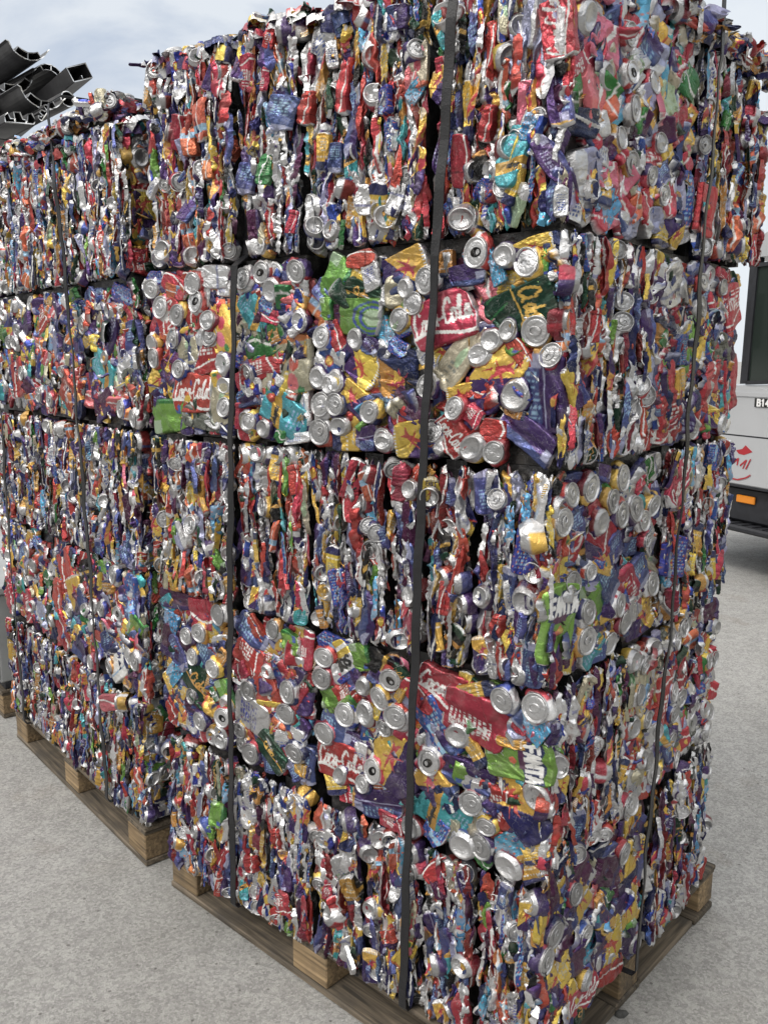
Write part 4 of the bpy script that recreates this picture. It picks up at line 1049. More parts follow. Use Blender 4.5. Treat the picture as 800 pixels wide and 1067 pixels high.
HERO_BL = '''
L 0.446 1.786 0.061;L 0.158 1.529 0.059;L 0.072 1.504 0.058;L 0.851 1.55 0.06;L 0.746 1.536 0.058;purple 0.23 1.774 0.15 0.137 126;
teal 0.297 1.647 0.192 0.089 -119;redtxt 0.574 1.558 0.147 0.127 -128;plum 0.309 1.512 0.197 0.07 -66;blue 0.113 1.866 0.155 0.047 -101;
redplain 1.091 1.614 0.257 0.245 -168;lime 1.235 1.766 0.082 0.095 174;lime 0.505 1.882 0.042 0.097 -166;grey 0.099 1.617 0.076 0.094 -166;
lav 0.715 1.727 0.13 0.089 149;purple 0.666 1.865 0.113 0.083 -138;eagle 0.466 1.509 0.098 0.078 47;goldtxt 0.42 1.747 0.052 0.058 28;
silver 0.137 1.693 0.085 0.079 -159;purple 0.984 1.801 0.076 0.14 -159;indigo 0.054 1.741 0.097 0.078 -175;redtxt 0.787 1.82 0.094 0.105 -154;
eagle 0.918 1.668 0.119 0.094 -43;L 0.608 1.636 0.046;L 1.031 1.784 0.053;redplain 0.727 0.928 0.153 0.15 -157;L 0.288 0.981 0.067;L 0.084 0.999 0.06;
L 0.08 0.907 0.076;redplain 0.045 0.918 0.084 0.1 -168;blue 0.169 0.929 0.15 0.081 179;eagle 0.627 0.833 0.177 0.107 21;
black 0.556 0.941 0.079 0.13 -163;lime 0.145 0.829 0.084 0.114 -130;redtxt 1.166 0.672 0.145 0.113 -159;redplain 0.825 0.79 0.14 0.096 -174;
redplain 0.844 0.631 0.134 0.12 -127;white 0.31 0.657 0.198 0.078 -59;pink 0.289 0.579 0.165 0.057 -75;L 0.201 0.727 0.068;L 0.15 0.722 0.067;
purple 0.624 0.633 0.126 0.085 -104;lav 1.034 0.682 0.091 0.114 -146;indigo 1.172 0.889 0.089 0.113 -142;orange 0.303 0.75 0.033 0.101 -159;
L 1.051 0.872 0.057;L 0.411 0.839 0.056;goldtxt 0.358 0.927 0.052 0.084 10;purple 1.061 0.578 0.121 0.095 -109;indigo 0.402 0.73 0.085 0.105 -153;
L 0.518 0.62 0.056;redplain 1.402 0.626 0.11 0.109 -150;L 0.267 0.855 0.054;goldtxt 0.651 0.688 0.061 0.075 -125;indigo 0.148 1.047 0.091 0.053 -136;
lime 1.269 0.743 0.055 0.077 -152;green 0.907 0.841 0.07 0.063 134;eagle -0.029 2.263 0.119 0.115 -44;M 0.003 1.982 0.057;M 0.68 2.22 0.042;'''
# ------------------------------------------------------------------ ground
gm = bpy.data.meshes.new('concrete_yard')
_g = [-400, -60, -12, -4, 0, 4, 12, 60, 400]
gv = [(x, y + 3, 0) for y in _g for x in _g]
gf = [(j * 9 + i, j * 9 + i + 1, (j + 1) * 9 + i + 1, (j + 1) * 9 + i) for j in range(8) for i in range(8)]
gm.from_pydata(gv, [], gf); gm.materials.append(GROUND); gm.update()
tag(link('ground', gm), kind='structure')

# ------------------------------------------------------------------ stacks
DL = (-0.765512, 0.643422)
DB = (-0.64748478, 0.76207838)
SA = Stack((.32889, 1.62), DL, 'A')
SB = Stack((-.70482698, 2.54092981), DB, 'B')
load_heroes('AL', HERO_AL); load_heroes('AR', HERO_AR); load_heroes('BL', HERO_BL)
ZL = [(.147, .583), (.589, 1.024), (1.031, 1.470), (1.477, 1.914), (1.923, 2.415)]
GA = 'bales of crushed drink cans in the near stack'
GB = 'bales of crushed drink cans in the stack on the left'
ORD = ['first', 'second', 'third', 'fourth', 'fifth', 'sixth', 'seventh', 'eighth', 'ninth', 'tenth']
LAY = ['bottom layer', 'second-lowest layer', 'middle layer', 'second-highest layer', 'top layer']

def run_edges(st, cuts, lay, depth, stn, group, desc, coarse=1.0, first_R=None, top=0, tops=None):
    z0, z1 = ZL[lay]
    for i in range(len(cuts) - 1):
        a0, a1 = cuts[i], cuts[i + 1]
        faces = {'L': 'edge'}
        nm = ('narrow can bale, %s from the corner along left side, %s of near stack' if stn == 'near stack' else 'narrow can bale, %s from its right end, %s of the left stack') % (ORD[i], LAY[lay])
        if i == 0:
            faces['R'] = first_R or 'flat'
            nm = '%s corner can bale of %s, %s' % (LAY[lay], stn, desc)
        b1 = depth
        zz = z1 + (tops[i] if tops else RNG.uniform(-.006, .004))
        sm = RNG.choice([0, .002, .006, .009]); bale(st, a0 + sm, a1 - sm, RNG.uniform(-.008, .006), b1, z0, zz, nm, faces, group, coarse, top=(int(60 * (a1 - a0) / .2) if i else 60) if top else 0, nmax=110 if False else 100)

# ---- near stack, left-hand side and corners
run_edges(SA, [0, .17, .31, .49, .67, .83, .98, 1.14, 1.285], 0, .56, 'near stack', GA, 'purple gold eagle cans on its right side')
run_edges(SA, [0, .19, .32, .42, .54, .67, .80, .94, 1.13, 1.29], 2, .53, 'near stack', GA, 'tall green FANTA can on its right side')
run_edges(SA, [0, .15, .31, .47, .67, .89, 1.04, 1.275], 4, .60, 'near stack', GA, 'pink and silver cans on its right side', top=1, tops=[.01, .0, .01, .0, .015, .015, .03])
for i, (b0, b1) in enumerate([(.565, .70), (.705, .84), (.845, .985)]):
    bale(SA, 0.0 + .004 * i, .65, b0, b1, *ZL[0], 'narrow can bale, %s behind the corner bale on the right side, bottom layer, near stack' % ORD[i], {'R': 'edge'}, GA)
for i, (b0, b1) in enumerate([(.54, .65), (.655, .76), (.765, .87), (.875, .985)]):
    bale(SA, .004, .65, b0, b1, *ZL[2], 'narrow can bale, %s behind the corner bale on the right side, middle layer, near stack' % ORD[i], {'R': 'edge'}, GA)
for i, (b0, b1, dz) in enumerate([(.605, .72, -.04), (.725, .84, -.045), (.845, .925, -.06), (.93, 1.01, -.12)]):
    bale(SA, -.012 * (i > 1), .65, b0, b1, ZL[4][0], ZL[4][1] + dz, 'narrow can bale, %s behind the corner bale on the right side, top layer, near stack' % ORD[i], {'R': 'edge'}, GA, top=25 if i == 3 else 0)
# layer 2 and 4: big flat faces on the left side, edges then flat on the right side
bale(SA, 0, .655, 0, .115, *ZL[3], 'broad flat can bale at the corner with a dark green Cido can beside red Coca-Cola', {'L': 'flat', 'R': 'edge'}, GA, bulge=.008)
bale(SA, .662, .935, 0, .30, *ZL[3], 'flat can bale with a teal can above a green one', {'L': 'flat'}, GA, bulge=.004)
bale(SA, .943, 1.29, 0, .30, *ZL[3], 'flat can bale with red Coca-Cola cans and a light green can low at its left', {'L': 'flat'}, GA, bulge=.004)
for i, (b0, b1) in enumerate([(.12, .215), (.22, .315), (.32, .405)]):
    bale(SA, .003, .65, b0, b1, *ZL[3], 'narrow can bale, %s behind the broad corner one, right side of the second-highest layer' % ORD[i], {'R': 'edge'}, GA)
bale(SA, 0, .30, .412, .70, *ZL[3], 'flat can bale with big red cans crossed by the right-hand strap, second-highest layer', {'R': 'flat'}, GA)
bale(SA, .004, .30, .706, .985, *ZL[3], 'flat can bale with a grey can among red ones at the right end, second-highest layer', {'R': 'flat'}, GA)
bale(SA, 0, .655, 0, .12, *ZL[1], 'broad flat can bale at the corner with a RECYCLE ME can and sideways FANTA can', {'L': 'flat', 'R': 'edge'}, GA, bulge=.008)
bale(SA, .667, .965, 0, .30, *ZL[1], 'flat can bale with torn red cans and a silver violet can, second-lowest layer', {'L': 'flat'}, GA, bulge=.006)
bale(SA, .972, 1.29, 0, .30, *ZL[1], 'flat can bale with a plum coloured can over a big dark green can', {'L': 'flat'}, GA, bulge=.004)
for i, (b0, b1) in enumerate([(.125, .24), (.245, .355)]):
    bale(SA, .003, .65, b0, b1, *ZL[1], 'narrow can bale, %s behind the broad corner one, right side of the second-lowest layer' % ORD[i], {'R': 'edge'}, GA)
bale(SA, 0, .30, .362, .68, *ZL[1], 'dusty flat can bale with a red lettered can left of the right-hand strap, second-lowest layer', {'R': 'flat'}, GA)
bale(SA, .004, .30, .686, .99, *ZL[1], 'flat can bale of dusty silver cans at the right end, second-lowest layer, near stack', {'R': 'flat'}, GA)
# caps lying on the near stack
bale(SA, -.018, .55, .40, 1.015, 2.365, 2.44, 'flattened mat of cans jutting out over the top right of the near stack', {'R': 'horiz', 'L': 'horiz'}, 'loose mats of crushed cans on the stack tops', name='can_mat', top=70)

# ---- stack on the left
CB = 1.05
run_edges(SB, [.12, .24, .36, .54, .72, .90, 1.08, 1.26, 1.46], 0, .55, 'left stack', GB, 'large dark can ends on its end face', CB)
run_edges(SB, [.05, .19, .36, .54, .74, .92, 1.10, 1.30, 1.52], 2, .55, 'left stack', GB, 'half hidden beside the near stack', CB)
run_edges(SB, [.03, .22, .40, .58, .78, .98, 1.18, 1.42], 4, .55, 'left stack', GB, 'tall gold blue can at upper corner', CB, top=1, tops=[-.07, -.07, -.06, -.05, -.04, -.03, -.02])
bale(SB, .03, .45, 0, .3, *ZL[3], 'flat can bale with purple cans and a teal one, right end of the left stack', {'L': 'flat', 'R': 'edge'}, GB, nmax=64)
bale(SB, .457, .91, 0, .3, *ZL[3], 'flat can bale crossed by the strap, second-highest layer of the left stack', {'L': 'flat'}, GB, nmax=64)
bale(SB, .917, 1.43, 0, .3, *ZL[3], 'flat can bale with a long red can at the left edge, second-highest layer', {'L': 'flat'}, GB, nmax=64)
bale(SB, .10, .43, 0, .3, *ZL[1], 'flat can bale with a white crumpled can over a pink one, left stack', {'L': 'flat', 'R': 'edge'}, GB, nmax=64)
bale(SB, .437, .88, 0, .3, *ZL[1], 'flat can bale with narrow red and gold cans, middle of left stack, second-lowest layer', {'L': 'flat'}, GB, nmax=64)
bale(SB, .887, 1.50, 0, .3, *ZL[1], 'flat can bale at the far left end of the left stack, second-lowest layer', {'L': 'flat'}, GB, nmax=64)
bale(SB, .10, 1.43, -.03, .5, 2.36, 2.425, 'flattened mat of cans lying on top of the left stack', {'L': 'horiz', 'R': 'horiz'}, 'loose mats of crushed cans on the stack tops', name='can_mat', top=95)
# protruding white and red cans, already part of that bale through the table

# ------------------------------------------------------------------ pallets
def pallet(corner, d, La, Lb, label, lean=0):
    """corner: near corner on the ground; d: unit direction of the left side (away); La along it, Lb to the right"""
    rz = math.atan2(-d[1], -d[0])
    root = empty('wooden_pallet', (corner[0], corner[1], 0), rz)
    tag(root, label, 'pallet', 'wooden pallets under the stacks')
    rr = random.Random(int(La * 1000 + corner[0] * 77))
    def P_(name, a0, a1, b0, b1, z0, z1):
        m = MB(); j = lambda s=.003: rr.uniform(-s, s)
        L_ = max(a1 - a0, b1 - b0)
        m.box(-a1 + j(), -a0 + j(), b0 + j(), b1 + j(), z0, z1, 0, .003)
        # grain runs along the board: turn the mesh so its long axis is local X
        o = m.build(name, WOODB if name == 'block' else WOOD, root)
        if b1 - b0 > a1 - a0:
            me = o.data
            for v in me.vertices: v.co = (v.co.y, -v.co.x, v.co.z)
            o.rotation_euler = (0, 0, R(90))
        return o
    bw = .10
    for b in (0, Lb / 2 - .07, Lb - .14):             # bottom boards along a
        P_('bottom_board', 0, La, b, b + .13, .002, .022)
    for a in (0, La - .13):                           # bottom boards across, butted between the long ones
        for b0, b1 in ((.134, Lb / 2 - .074), (Lb / 2 + .064, Lb - .144)): P_('bottom_board', a, a + .13, b0, b1, .002, .022)
    for a in (0, La / 2 - .07, La - .14):
        for b in (0, Lb / 2 - .05, Lb - .10):
            P_('block', a + .002, a + .14, b + .002, b + .10, .0225, .112)
    for a in (0, La / 2 - .07, La - .14):             # stringer boards across
        P_('stringer_board', a, a + .14, 0, Lb, .1125, .126)
    n = 7; w = .10; pitch = (Lb - w) / (n - 1)
    for i in range(n): P_('deck_board', -.003, La + .003, i * pitch, i * pitch + w, .1265, .143)
    return root
pallet((.279, 1.645), (-.731, .681), 1.32, 1.095, 'weathered wooden pallet under the near stack of can bales')
pallet((-.799, 2.652), (-.646, .763), 1.32, 1.00, 'weathered wooden pallet under the left stack of can bales')
pallet((-1.80, 3.86), (-.646, .763), 1.2, 1.00, 'wooden pallet under the grey crate at the left edge of the photo')

# grey crate beyond the left stack
cr_root = empty('grey_crate', (-1.80, 3.86, .145), math.atan2(-.763, .646))
tag(cr_root, 'grey ribbed crate on a pallet at the left edge of the photo', 'crate')
m = MB(); m.box(-1.2, 0, .0, .95, .03, .46, 0, .01); m.build('crate_body', GREYPL, cr_root)
for k in range(9):
    m = MB(); m.box(-1.16 + k * .14, -1.12 + k * .14, -.022, -.001, .05, .42, 0, .004); m.build('rib', GREYPL, cr_root)
m = MB(); m.box(-1.22, .02, -.03, .97, .4605, .50, 0, .008); m.build('rim', GREYPL, cr_root)
for k in range(3):
    m = MB(); m.box(-1.2 + k * .53, -1.06 + k * .53, .02, .93, 0, .0295, 0, .003); m.build('foot', TDARK, cr_root)

# ------------------------------------------------------------------ straps
def strap(st, pts, label, w=.019, t=.0014):
    """pts: list of (a, b, z) centre line with across-direction inferred; ribbon lies flat on the bales"""
    P_ = [st.pt(a, b, z) for a, b, z, *_ in pts]
    acr = [p[3] for p in pts]      # 'a' or 'b' : direction across the ribbon
    ux = (st.M.to_3x3() @ Vector((-1, 0, 0))); uy = (st.M.to_3x3() @ Vector((0, 1, 0)))
    # densify with slight waver
    Q = []; A = []
    for i in range(len(P_) - 1):
        n = max(1, int((P_[i + 1] - P_[i]).length / .03))
        for k in range(n):
            o_ = (.0022 * math.sin(len(Q) * .55) + .0018 * math.sin(len(Q) * 1.3 + 2)) if abs(P_[i].z - P_[i + 1].z) > .15 else 0
            Q.append(P_[i].lerp(P_[i + 1], k / n) + (ux if acr[i] == 'b' else -uy) * o_); A.append(ux if acr[i] == 'a' else uy)
    Q.append(P_[-1]); A.append(A[-1])
    vs, fs = [], []
    for i, (q, a) in enumerate(zip(Q, A)):
        tdir = (Q[min(i + 1, len(Q) - 1)] - Q[max(i - 1, 0)]).normalized()
        n_ = tdir.cross(a).normalized(); a2 = n_.cross(tdir).normalized()
        tw = .14 * math.sin(i * .21) + .09 * math.sin(i * .63 + 1)
        a3 = a2 * math.cos(tw) + n_ * math.sin(tw); n3 = n_ * math.cos(tw) - a2 * math.sin(tw)
        for (x, y) in ((-1, -1), (1, -1), (1, 1), (-1, 1)): vs.append(q + a3 * (w / 2 * x) + n3 * (t * y))
    for i in range(len(Q) - 1):
        for k in range(4): fs.append((i * 4 + k, i * 4 + (k + 1) % 4, i * 4 + 4 + (k + 1) % 4, i * 4 + 4 + k))
    fs += [(3, 2, 1, 0), tuple(len(vs) - 4 + k for k in range(4))]
    m = MB(); m.add(vs, fs); o = m.build('strap', STRAP)
    tag(o, label, 'strap', 'black straps round the stacks')
    return o
off = -.026
def left_strap(st, lst, btop, label, depth, ztop=2.455, w=.019, tuck=None):
    pts = [(a, off, z, 'a') for a, z in reversed(lst)]          # from low to high
    a_lo, z_lo = lst[-1]; a_hi, z_hi = lst[0]
    pts = [(a_lo, .10, .1455, 'a'), (a_lo, .02, .1455, 'a'), (a_lo, off + .008, .148, 'a'), (a_lo, off, .16, 'a')] + pts + (tuck or [(a_hi, off + .004, ztop - .02, 'a'), (a_hi, .02, ztop + .01, 'a')]) + [ (a_hi, depth / 2, ztop + .02, 'a'), (a_hi, depth - .01, ztop, 'a'), (a_hi, depth + .01, ztop - .05, 'a'), (a_lo, depth + .01, .14, 'a')]
    return strap(st, pts, label, w)
left_strap(SA, [(.232, 2.44), (.239, 2.341), (.263, 2.039), (.279, 1.822), (.304, 1.433), (.326, .894), (.350, .21)], .6, 'black strap down the left side of the near stack, the wider one nearest the camera', 1.05, 2.45, .021)
left_strap(SA, [(.880, 1.905), (.917, 1.427), (.948, .856), (.965, .226)], .6, 'black strap down the left side of the near stack towards its far end', 1.02, 2.44, .020, tuck=[(.898, .028, 1.935, 'a'), (.89, .035, 2.2, 'a'), (.89, .045, 2.41, 'a'), (.89, .09, 2.44, 'a')])
left_strap(SB, [(.527, 2.44), (.462, 1.907), (.419, 1.157), (.381, .169)], .6, 'black strap down the middle of the left stack', 1.0, 2.50, .020)
left_strap(SB, [(1.24, 2.44), (1.241, 1.393), (1.264, .937), (1.245, .211)], .6, 'thin black strap at the far left end of the left stack', 1.0, 2.50, .018)
# strap across the right side of the near stack
rs = [(.600, 2.458), (.608, 2.344), (.614, 2.10), (.596, 1.866), (.566, 1.40), (.544, 1.073), (.493, .694), (.46, .321), (.45, .20)]
pts = [(.12, .45, .1455, 'b'), (.03, .45, .1455, 'b'), (-.016, .45, .148, 'b'), (-.024, .45, .16, 'b')]
for b, z in reversed(rs): pts.append((-.024 - (.012 if z > 2.3 else 0), b, z, 'b'))
pts += [(-.01, .60, 2.475, 'b'), (.3, .60, 2.47, 'b'), (.66, .60, 2.46, 'b'), (1.25, .60, 2.40, 'b'), (1.265, .58, 2.3, 'b'), (1.265, .45, .15, 'b')]
strap(SA, pts, 'black strap down the right side of the near stack', .016)

# ------------------------------------------------------------------ scrap aluminium profiles lying on the left stack
def profile(name, walls, th, end, direc, length, roll, label, scale=1.0):
    """walls: polylines of the cross-section (x right, y up) ; extruded from the near cut end along direc"""
    d = Vector(direc).normalized()
    up = Vector((0, 0, 1)); xr = d.cross(up).normalized(); xr = -xr if xr.x < 0 else xr
    yu = xr.cross(d).normalized(); yu = yu if yu.z > 0 else -yu
    c, s = math.cos(roll), math.sin(roll)
    ex = xr * c + yu * s; ey = yu * c - xr * s; E = Vector(end)
    m = MB(); me_ = MB()
    for w_i, pl in enumerate(walls):
        n = len(pl); vs = []
        for i, p in enumerate(pl):
            p0 = Vector(pl[max(i - 1, 0)]); p1 = Vector(pl[min(i + 1, n - 1)]); t_ = (p1 - p0).normalized(); nn = Vector((-t_.y, t_.x))
            for sg in (1, -1):
                q = Vector(p) * scale + nn * th / 2 * sg
                jag = random.Random(i * 7 + w_i * 3 + sg).uniform(0, .006)
                for L_ in (jag, length): vs.append(E + ex * q.x + ey * q.y + d * L_)
        fs = []
        for i in range(n - 1):
            a = i * 4; b = a + 4
            fs += [(a, a + 1, b + 1, b), (a + 2, b + 2, b + 3, a + 3), (a + 1, a + 3, b + 3, b + 1)]
        m.add(vs, fs + [(0, 2, 3, 1), (4 * n - 4, 4 * n - 3, 4 * n - 1, 4 * n - 2)], 0)
        m.add(vs, [(i * 4, i * 4 + 4, i * 4 + 6, i * 4 + 2) for i in range(n - 1)], 1)
    o = m.build(name, [ALU, ALUCUT])
    tag(o, label, 'metal profile', 'scrap aluminium profiles on the left stack')
    return o
def arc(cx, cy, r, t0, t1, n=10): return [(cx + r * math.cos(R(t0 + (t1 - t0) * i / n)), cy + r * math.sin(R(t0 + (t1 - t0) * i / n))) for i in range(n + 1)]
# a curved two-chamber rail
RAIL = [arc(0, .16, .16, 205, 335, 16), [(-.095, .032), (-.075, .075), (-.045, .060), (0, .050), (.045, .060), (.075, .075), (.105, .040)], [(0, .0), (0, .050)], [(-.145, .092), (-.165, .10)], [(.145, .092), (.165, .12)]]
CHAN = [[(-.05, -.03), (.05, -.03), (.05, .03), (-.05, .03), (-.05, -.03)], [(.0, -.03), (.0, -.012)]]
FANCY = [[(-.08, 0), (-.08, .03), (-.06, .045), (-.05, .02), (-.03, .02), (-.03, .05), (0, .05), (.01, .02), (.03, .015), (.04, .045), (.06, .05), (.075, .02), (.06, 0), (-.08, 0)], [(-.03, .02), (-.03, 0)], [(.03, .015), (.02, 0)]]
TUBE = [arc(0, 0, .035, 0, 360, 18)]
PROFILES = [
 ('aluminium_profile', RAIL, .0035, (-1.432, 3.75, 2.870), (-.66, .75, .0), 1.6, R(-4), 'topmost curved two-chamber aluminium profile sticking out furthest against the sky', .52),
 ('aluminium_profile', RAIL, .004, (-1.300, 3.5, 2.620), (-.68, .73, .0), 1.5, R(-8), 'curved aluminium profile with a bright sawn two-chamber end, below the topmost one', .55),
 ('aluminium_profile', RAIL, .0035, (-1.500, 3.82, 2.765), (-.70, .71, .0), 1.4, R(24), 'dark curved profile wedged between the two big curved ones', .62),
 ('aluminium_profile', CHAN, .004, (-1.225, 3.75, 2.822), (-.72, .66, -.18), .9, R(24), 'open aluminium channel tilted up, nearest the near stack', .95),
 ('aluminium_profile', FANCY, .005, (-1.345, 3.42, 2.545), (-.68, .73, .0), 1.2, R(6), 'aluminium window profile with a many-cornered bright end, lowest in the heap', .75),
 ('aluminium_profile', FANCY, .004, (-1.262, 3.45, 2.585), (-.66, .75, .0), 1.2, R(55), 'small many-cornered profile standing on edge beside the lowest one', .42),
 ('aluminium_tube', TUBE, .004, (-1.235, 3.62, 2.685), (-.70, .71, -.02), 1.3, 0, 'round aluminium tube just above the cans of the left stack', .8),
 ('aluminium_profile', RAIL, .0035, (-1.375, 3.85, 2.880), (-.70, .71, .0), 1.2, R(172), 'arched dark profile lying upside down left of the tilted channel', .42),
 ('aluminium_profile', CHAN, .005, (-1.56, 3.60, 2.690), (-.66, .75, .0), 1.2, R(-15), 'flat dark box profile deep in the heap at the left edge', 1.3),
]
TRUCK_AT = (2.802, 6.5, 0)
STONE_AT = (.618, 1.99)
for (nm, sec, th, end, direc, L_, roll, lab, sc) in PROFILES:
    profile(nm, sec, th, end, direc, L_, roll, lab, sc)

# ------------------------------------------------------------------ truck behind on the right
TR = empty('truck', TRUCK_AT, math.atan2(-.9155, .4023))
tag(TR, 'silver grey truck cab parked behind the near stack at the right edge', 'truck')
# local frame: x rearwards along the side (towards the camera), y into the vehicle, z up; side skin at y=0
def panel_prism(m, outline, y0, y1, mi=0):
    n = len(outline)
    vs = [(x, y0, z) for x, z in outline] + [(x, y1, z) for x, z in outline]
    fs = [tuple(range(n)), tuple(range(n, 2 * n))[::-1]] + [(i, n + i, n + (i + 1) % n, (i + 1) % n) for i in range(n)]
    m.add(vs, fs, mi)
m = MB()
# lower cab shell
panel_prism(m, [(-1.05, .72), (1.35, .72), (1.35, 1.52), (-1.0, 1.46), (-1.12, 1.1)], .0, 2.1)
# pillars and roof
panel_prism(m, [(-.32, 2.42), (1.35, 2.42), (1.35, 2.60), (-.05, 2.60), (-.28, 2.50)], .02, 2.08)
panel_prism(m, [(1.05, 1.522), (1.35, 1.522), (1.35, 2.418), (1.05, 2.418)], .02, 2.08)
m.build('cab_shell', TPAINT, TR)
m = MB(); panel_prism(m, [(-.20, 2.35), (-.19, 2.418), (-.12, 2.418), (-.13, 1.50), (-.215, 1.49)], .01, .07); m.build('front_pillar', TDARK, TR)
m = MB(); panel_prism(m, [(-.08, 2.61), (1.35, 2.61), (1.35, 3.1), (.75, 3.05), (.02, 2.78)], .10, 1.95); m.build('roof_fairing', TCREAM, TR)
# door with window
door = MB(); panel_prism(door, [(-.40, 1.105), (.98, 1.105), (.98, 1.50), (.60, 1.36), (-.05, 1.475), (-.36, 1.478)], -.014, -.0005)
dr_ = door.build('door', TPAINT, TR)
m = MB(); panel_prism(m, [(-.40, .73), (.98, .73), (.98, 1.093), (-.40, 1.093)], -.014, -.0005); m.build('lower_door_skin', TPAINT, dr_)
m = MB(); panel_prism(m, [(-.40, 1.0935), (.98, 1.0935), (.98, 1.1045), (-.40, 1.1045)], -.010, -.0004); m.build('door_seam', TDARK, dr_)
m = MB(); panel_prism(m, [(-.42, 1.40), (.98, 1.40), (.98, 1.43), (-.42, 1.43)], -.024, -.0145); m.build('door_crease', TPAINT, dr_)
m = MB()
for a, b_ in (((-.14, 1.50), (-.12, 2.36)), ((-.12, 2.36), (.98, 2.38)), ((.98, 2.38), (.98, 1.56)), ((.98, 1.56), (-.14, 1.50))):
    d2 = Vector((b_[0] - a[0], b_[1] - a[1])); n2 = Vector((-d2.y, d2.x)).normalized() * .014
    panel_prism(m, [(a[0] - n2.x, a[1] - n2.y), (b_[0] - n2.x, b_[1] - n2.y), (b_[0] + n2.x, b_[1] + n2.y), (a[0] + n2.x, a[1] + n2.y)], -.012, .03)
m.build('window_frame', TDARK, dr_)
m = MB(); panel_prism(m, [(-.13, 1.505), (.97, 1.565), (.97, 2.37), (-.11, 2.35)], .004, .012); m.build('window_glass', TGLASS, dr_)
m = MB(); m.box(.86, .96, -.05, -.016, 1.20, 1.23, 0, .006); m.build('door_handle', TDARK, dr_)
# cab back wall and far side so that the cab is closed
m = MB(); m.box(-.35, 1.3, 1.95, 2.07, 1.523, 2.417); m.build('far_side', TDARK, TR)
m = MB(); m.box(.0, .9, .5, 1.6, 1.523, 1.95, 0, .05); m.build('seats', TDARK, TR)
# badge
m = MB(); panel_prism(m, [(-.03, 1.325), (.36, 1.325), (.36, 1.39), (-.03, 1.39)], -.021, -.0143); bd = m.build('badge', TBLACK, dr_)
def stroke_letters(s, x0, z0, h, y, wgt, T, asp=.7, gap=.35):
    m = MB(); k = h / 1.5; pen = x0
    for ch in s:
        for pl in T[ch]:
            for (ax, az), (bx, bz) in zip(pl[:-1], pl[1:]):
                p = Vector((pen + ax * k * asp, z0 + az * k)); q = Vector((pen + bx * k * asp, z0 + bz * k)); d2 = (q - p).normalized(); n2 = Vector((-d2.y, d2.x)) * wgt / 2
                p -= d2 * wgt * .3; q += d2 * wgt * .3
                y = y - .00012
                panel_prism(m, [tuple(p - n2), tuple(q - n2), tuple(q + n2), tuple(p + n2)], y, y + .003)
        pen += k * asp + gap * k
    return m
stroke_letters('B14', .0, 1.335, .046, -.0245, .013, _SF, .95).build('badge_letters', TWHITE, bd)
# red decal on the lower door: an arrow-like flash, a slanted mark and a curved underline
m = MB(); y = -.0165
panel_prism(m, [(-.18, .985), (-.12, 1.0), (-.09, 1.03), (-.02, .985), (-.06, .97), (-.10, .955), (-.15, .96)], y, y + .002)
def brush(pts, w, yy):
    for i in range(len(pts) - 1):
        p, q = Vector(pts[i]), Vector(pts[i + 1]); d2 = (q - p).normalized(); n2 = Vector((-d2.y, d2.x)) * w / 2
        panel_prism(m, [tuple(p - n2), tuple(q - n2 * .8), tuple(q + n2 * .8), tuple(p + n2)], yy - .0001 * i, yy + .0015)
brush([(-.20, .885), (-.15, .925), (-.16, .87)], .014, y - .001); brush([(-.13, .87), (-.07, .92), (-.10, .85)], .012, y - .002); brush([(-.07, .85), (-.03, .93)], .012, y - .003)
brush([(-.30, .80), (-.24, .765), (-.14, .76), (-.06, .785), (-.02, .81)], .012, y - .004)
m.build('door_decal', TRED, dr_)
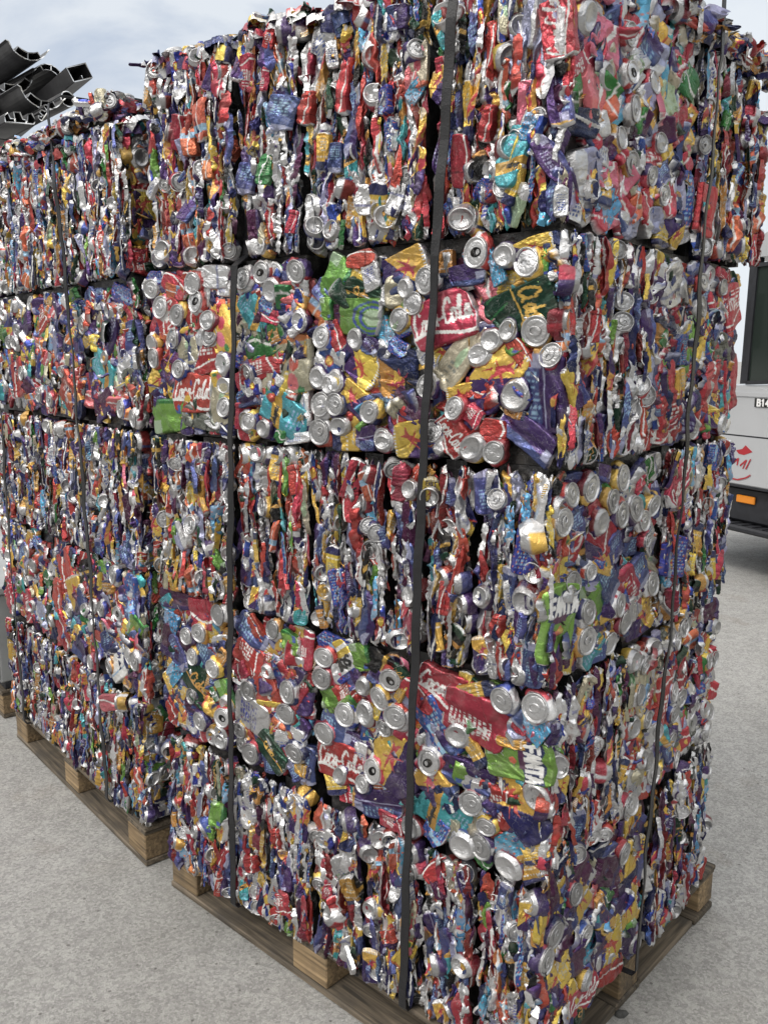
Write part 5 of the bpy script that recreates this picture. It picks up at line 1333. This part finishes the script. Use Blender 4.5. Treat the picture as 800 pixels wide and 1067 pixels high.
# sill, dark skirt, step, marker lamp
m = MB(); m.box(-1.0, 1.35, -.01, 2.1, .70, .7195, 0, .004); m.build('sill', TDARK, TR)
m = MB(); m.box(-1.0, 1.0, .06, 2.0, .42, .698, 0, .02); m.build('skirt', TDARK, TR)
stp = MB(); stp.box(-.55, .50, -.05, .30, .36, .41, 0, .015); st_o = stp.build('step', TDARK, TR)
m = MB()
for k in range(10): m.box(-.50 + k * .1, -.46 + k * .1, -.03, .25, .4105, .418, 0, .002)
m.build('step_tread', TDARK, st_o)
m = MB(); m.box(.32, .50, -.03, .06, .411, .69, 0, .01); m.build('step_side', TDARK, TR)
m = MB(); m.box(-.20, -.02, .038, .059, .575, .635, 0, .006); m.build('marker_lamp', TORANGE, TR)
for x in (1.15, -5.0):
    pass
def wheel(x, y):
    w_ = MB(); prof = [(.30, 0), (.44, .0), (.47, .03), (.48, .06), (.48, .22), (.47, .25), (.44, .28), (.30, .28)]
    n = 40; vs = []; fs = []
    for i in range(n):
        t = 2 * math.pi * i / n
        for r_, yy in prof: vs.append((x + r_ * math.cos(t), y + yy, .481 + r_ * math.sin(t)))
    k = len(prof)
    for i in range(n):
        for j in range(k - 1):
            fs.append((i * k + j, i * k + j + 1, ((i + 1) % n) * k + j + 1, ((i + 1) % n) * k + j))
    w_.add(vs, fs); o = w_.build('wheel', TRUB, TR, True)
    r_ = MB(); r_.cyl((x, y + .05, .481), (0, 1, 0), .30, .12, 32); r_.cyl((x, y + .0, .481), (0, 1, 0), .11, .08, 20); r_.build('rim', STEEL, o)
wheel(1.15 + .45, .10); wheel(1.15 + .45, 1.70)
# cargo body further back along the vehicle
m = MB(); m.box(2.2, 6.5, -.08, 2.2, 1.05, 3.2, 0, .02); m.build('cargo_body', TCREAM, TR)
m = MB(); m.box(1.36, 6.4, .5, 1.6, .55, .85, 0, .02); m.build('chassis', TDARK, TR)
wheel(5.0, .05); wheel(5.0, 1.75)
# mirror arm
m = MB(); m.box(-.36, -.30, -.30, -.16, 1.75, 2.2, 0, .02); m.box(-.34, -.32, -.16, .02, 2.1, 2.13); m.box(-.34, -.32, -.16, .02, 1.8, 1.83); m.build('mirror', TDARK, TR)

# ------------------------------------------------------------------ small litter
rr = random.Random(5)
def pebble(x, y, r, label):
    m = MB(); vs = []
    n, k = 9, 5
    for j in range(k):
        ph = math.pi * (.5 * j / (k - 1)); 
        for i in range(n):
            t = 2 * math.pi * i / n; q = r * (1 + .25 * math.sin(t * 2 + j) * rr.uniform(.5, 1))
            vs.append((x + q * math.cos(t) * math.cos(ph) * 1.2, y + q * math.sin(t) * math.cos(ph), r * .7 * math.sin(ph)))
    fs = [(j * n + i, j * n + (i + 1) % n, (j + 1) * n + (i + 1) % n, (j + 1) * n + i) for j in range(k - 1) for i in range(n)]
    m.add(vs, fs); tag(m.build('stone', LITTER, None, True), label, 'stone')
LITTER = simple('dark_stone', (.06, .06, .058), .9, 0, .4, 60, .8, 120)
pebble(*STONE_AT, .015, 'small dark lump on the concrete beside the near pallet')
for o in bpy.data.objects:
    if 'label' in o and len(str(o['label']).split()) > 16: print('LONG', o.name, o['label'])
print('objects', len(bpy.data.objects))
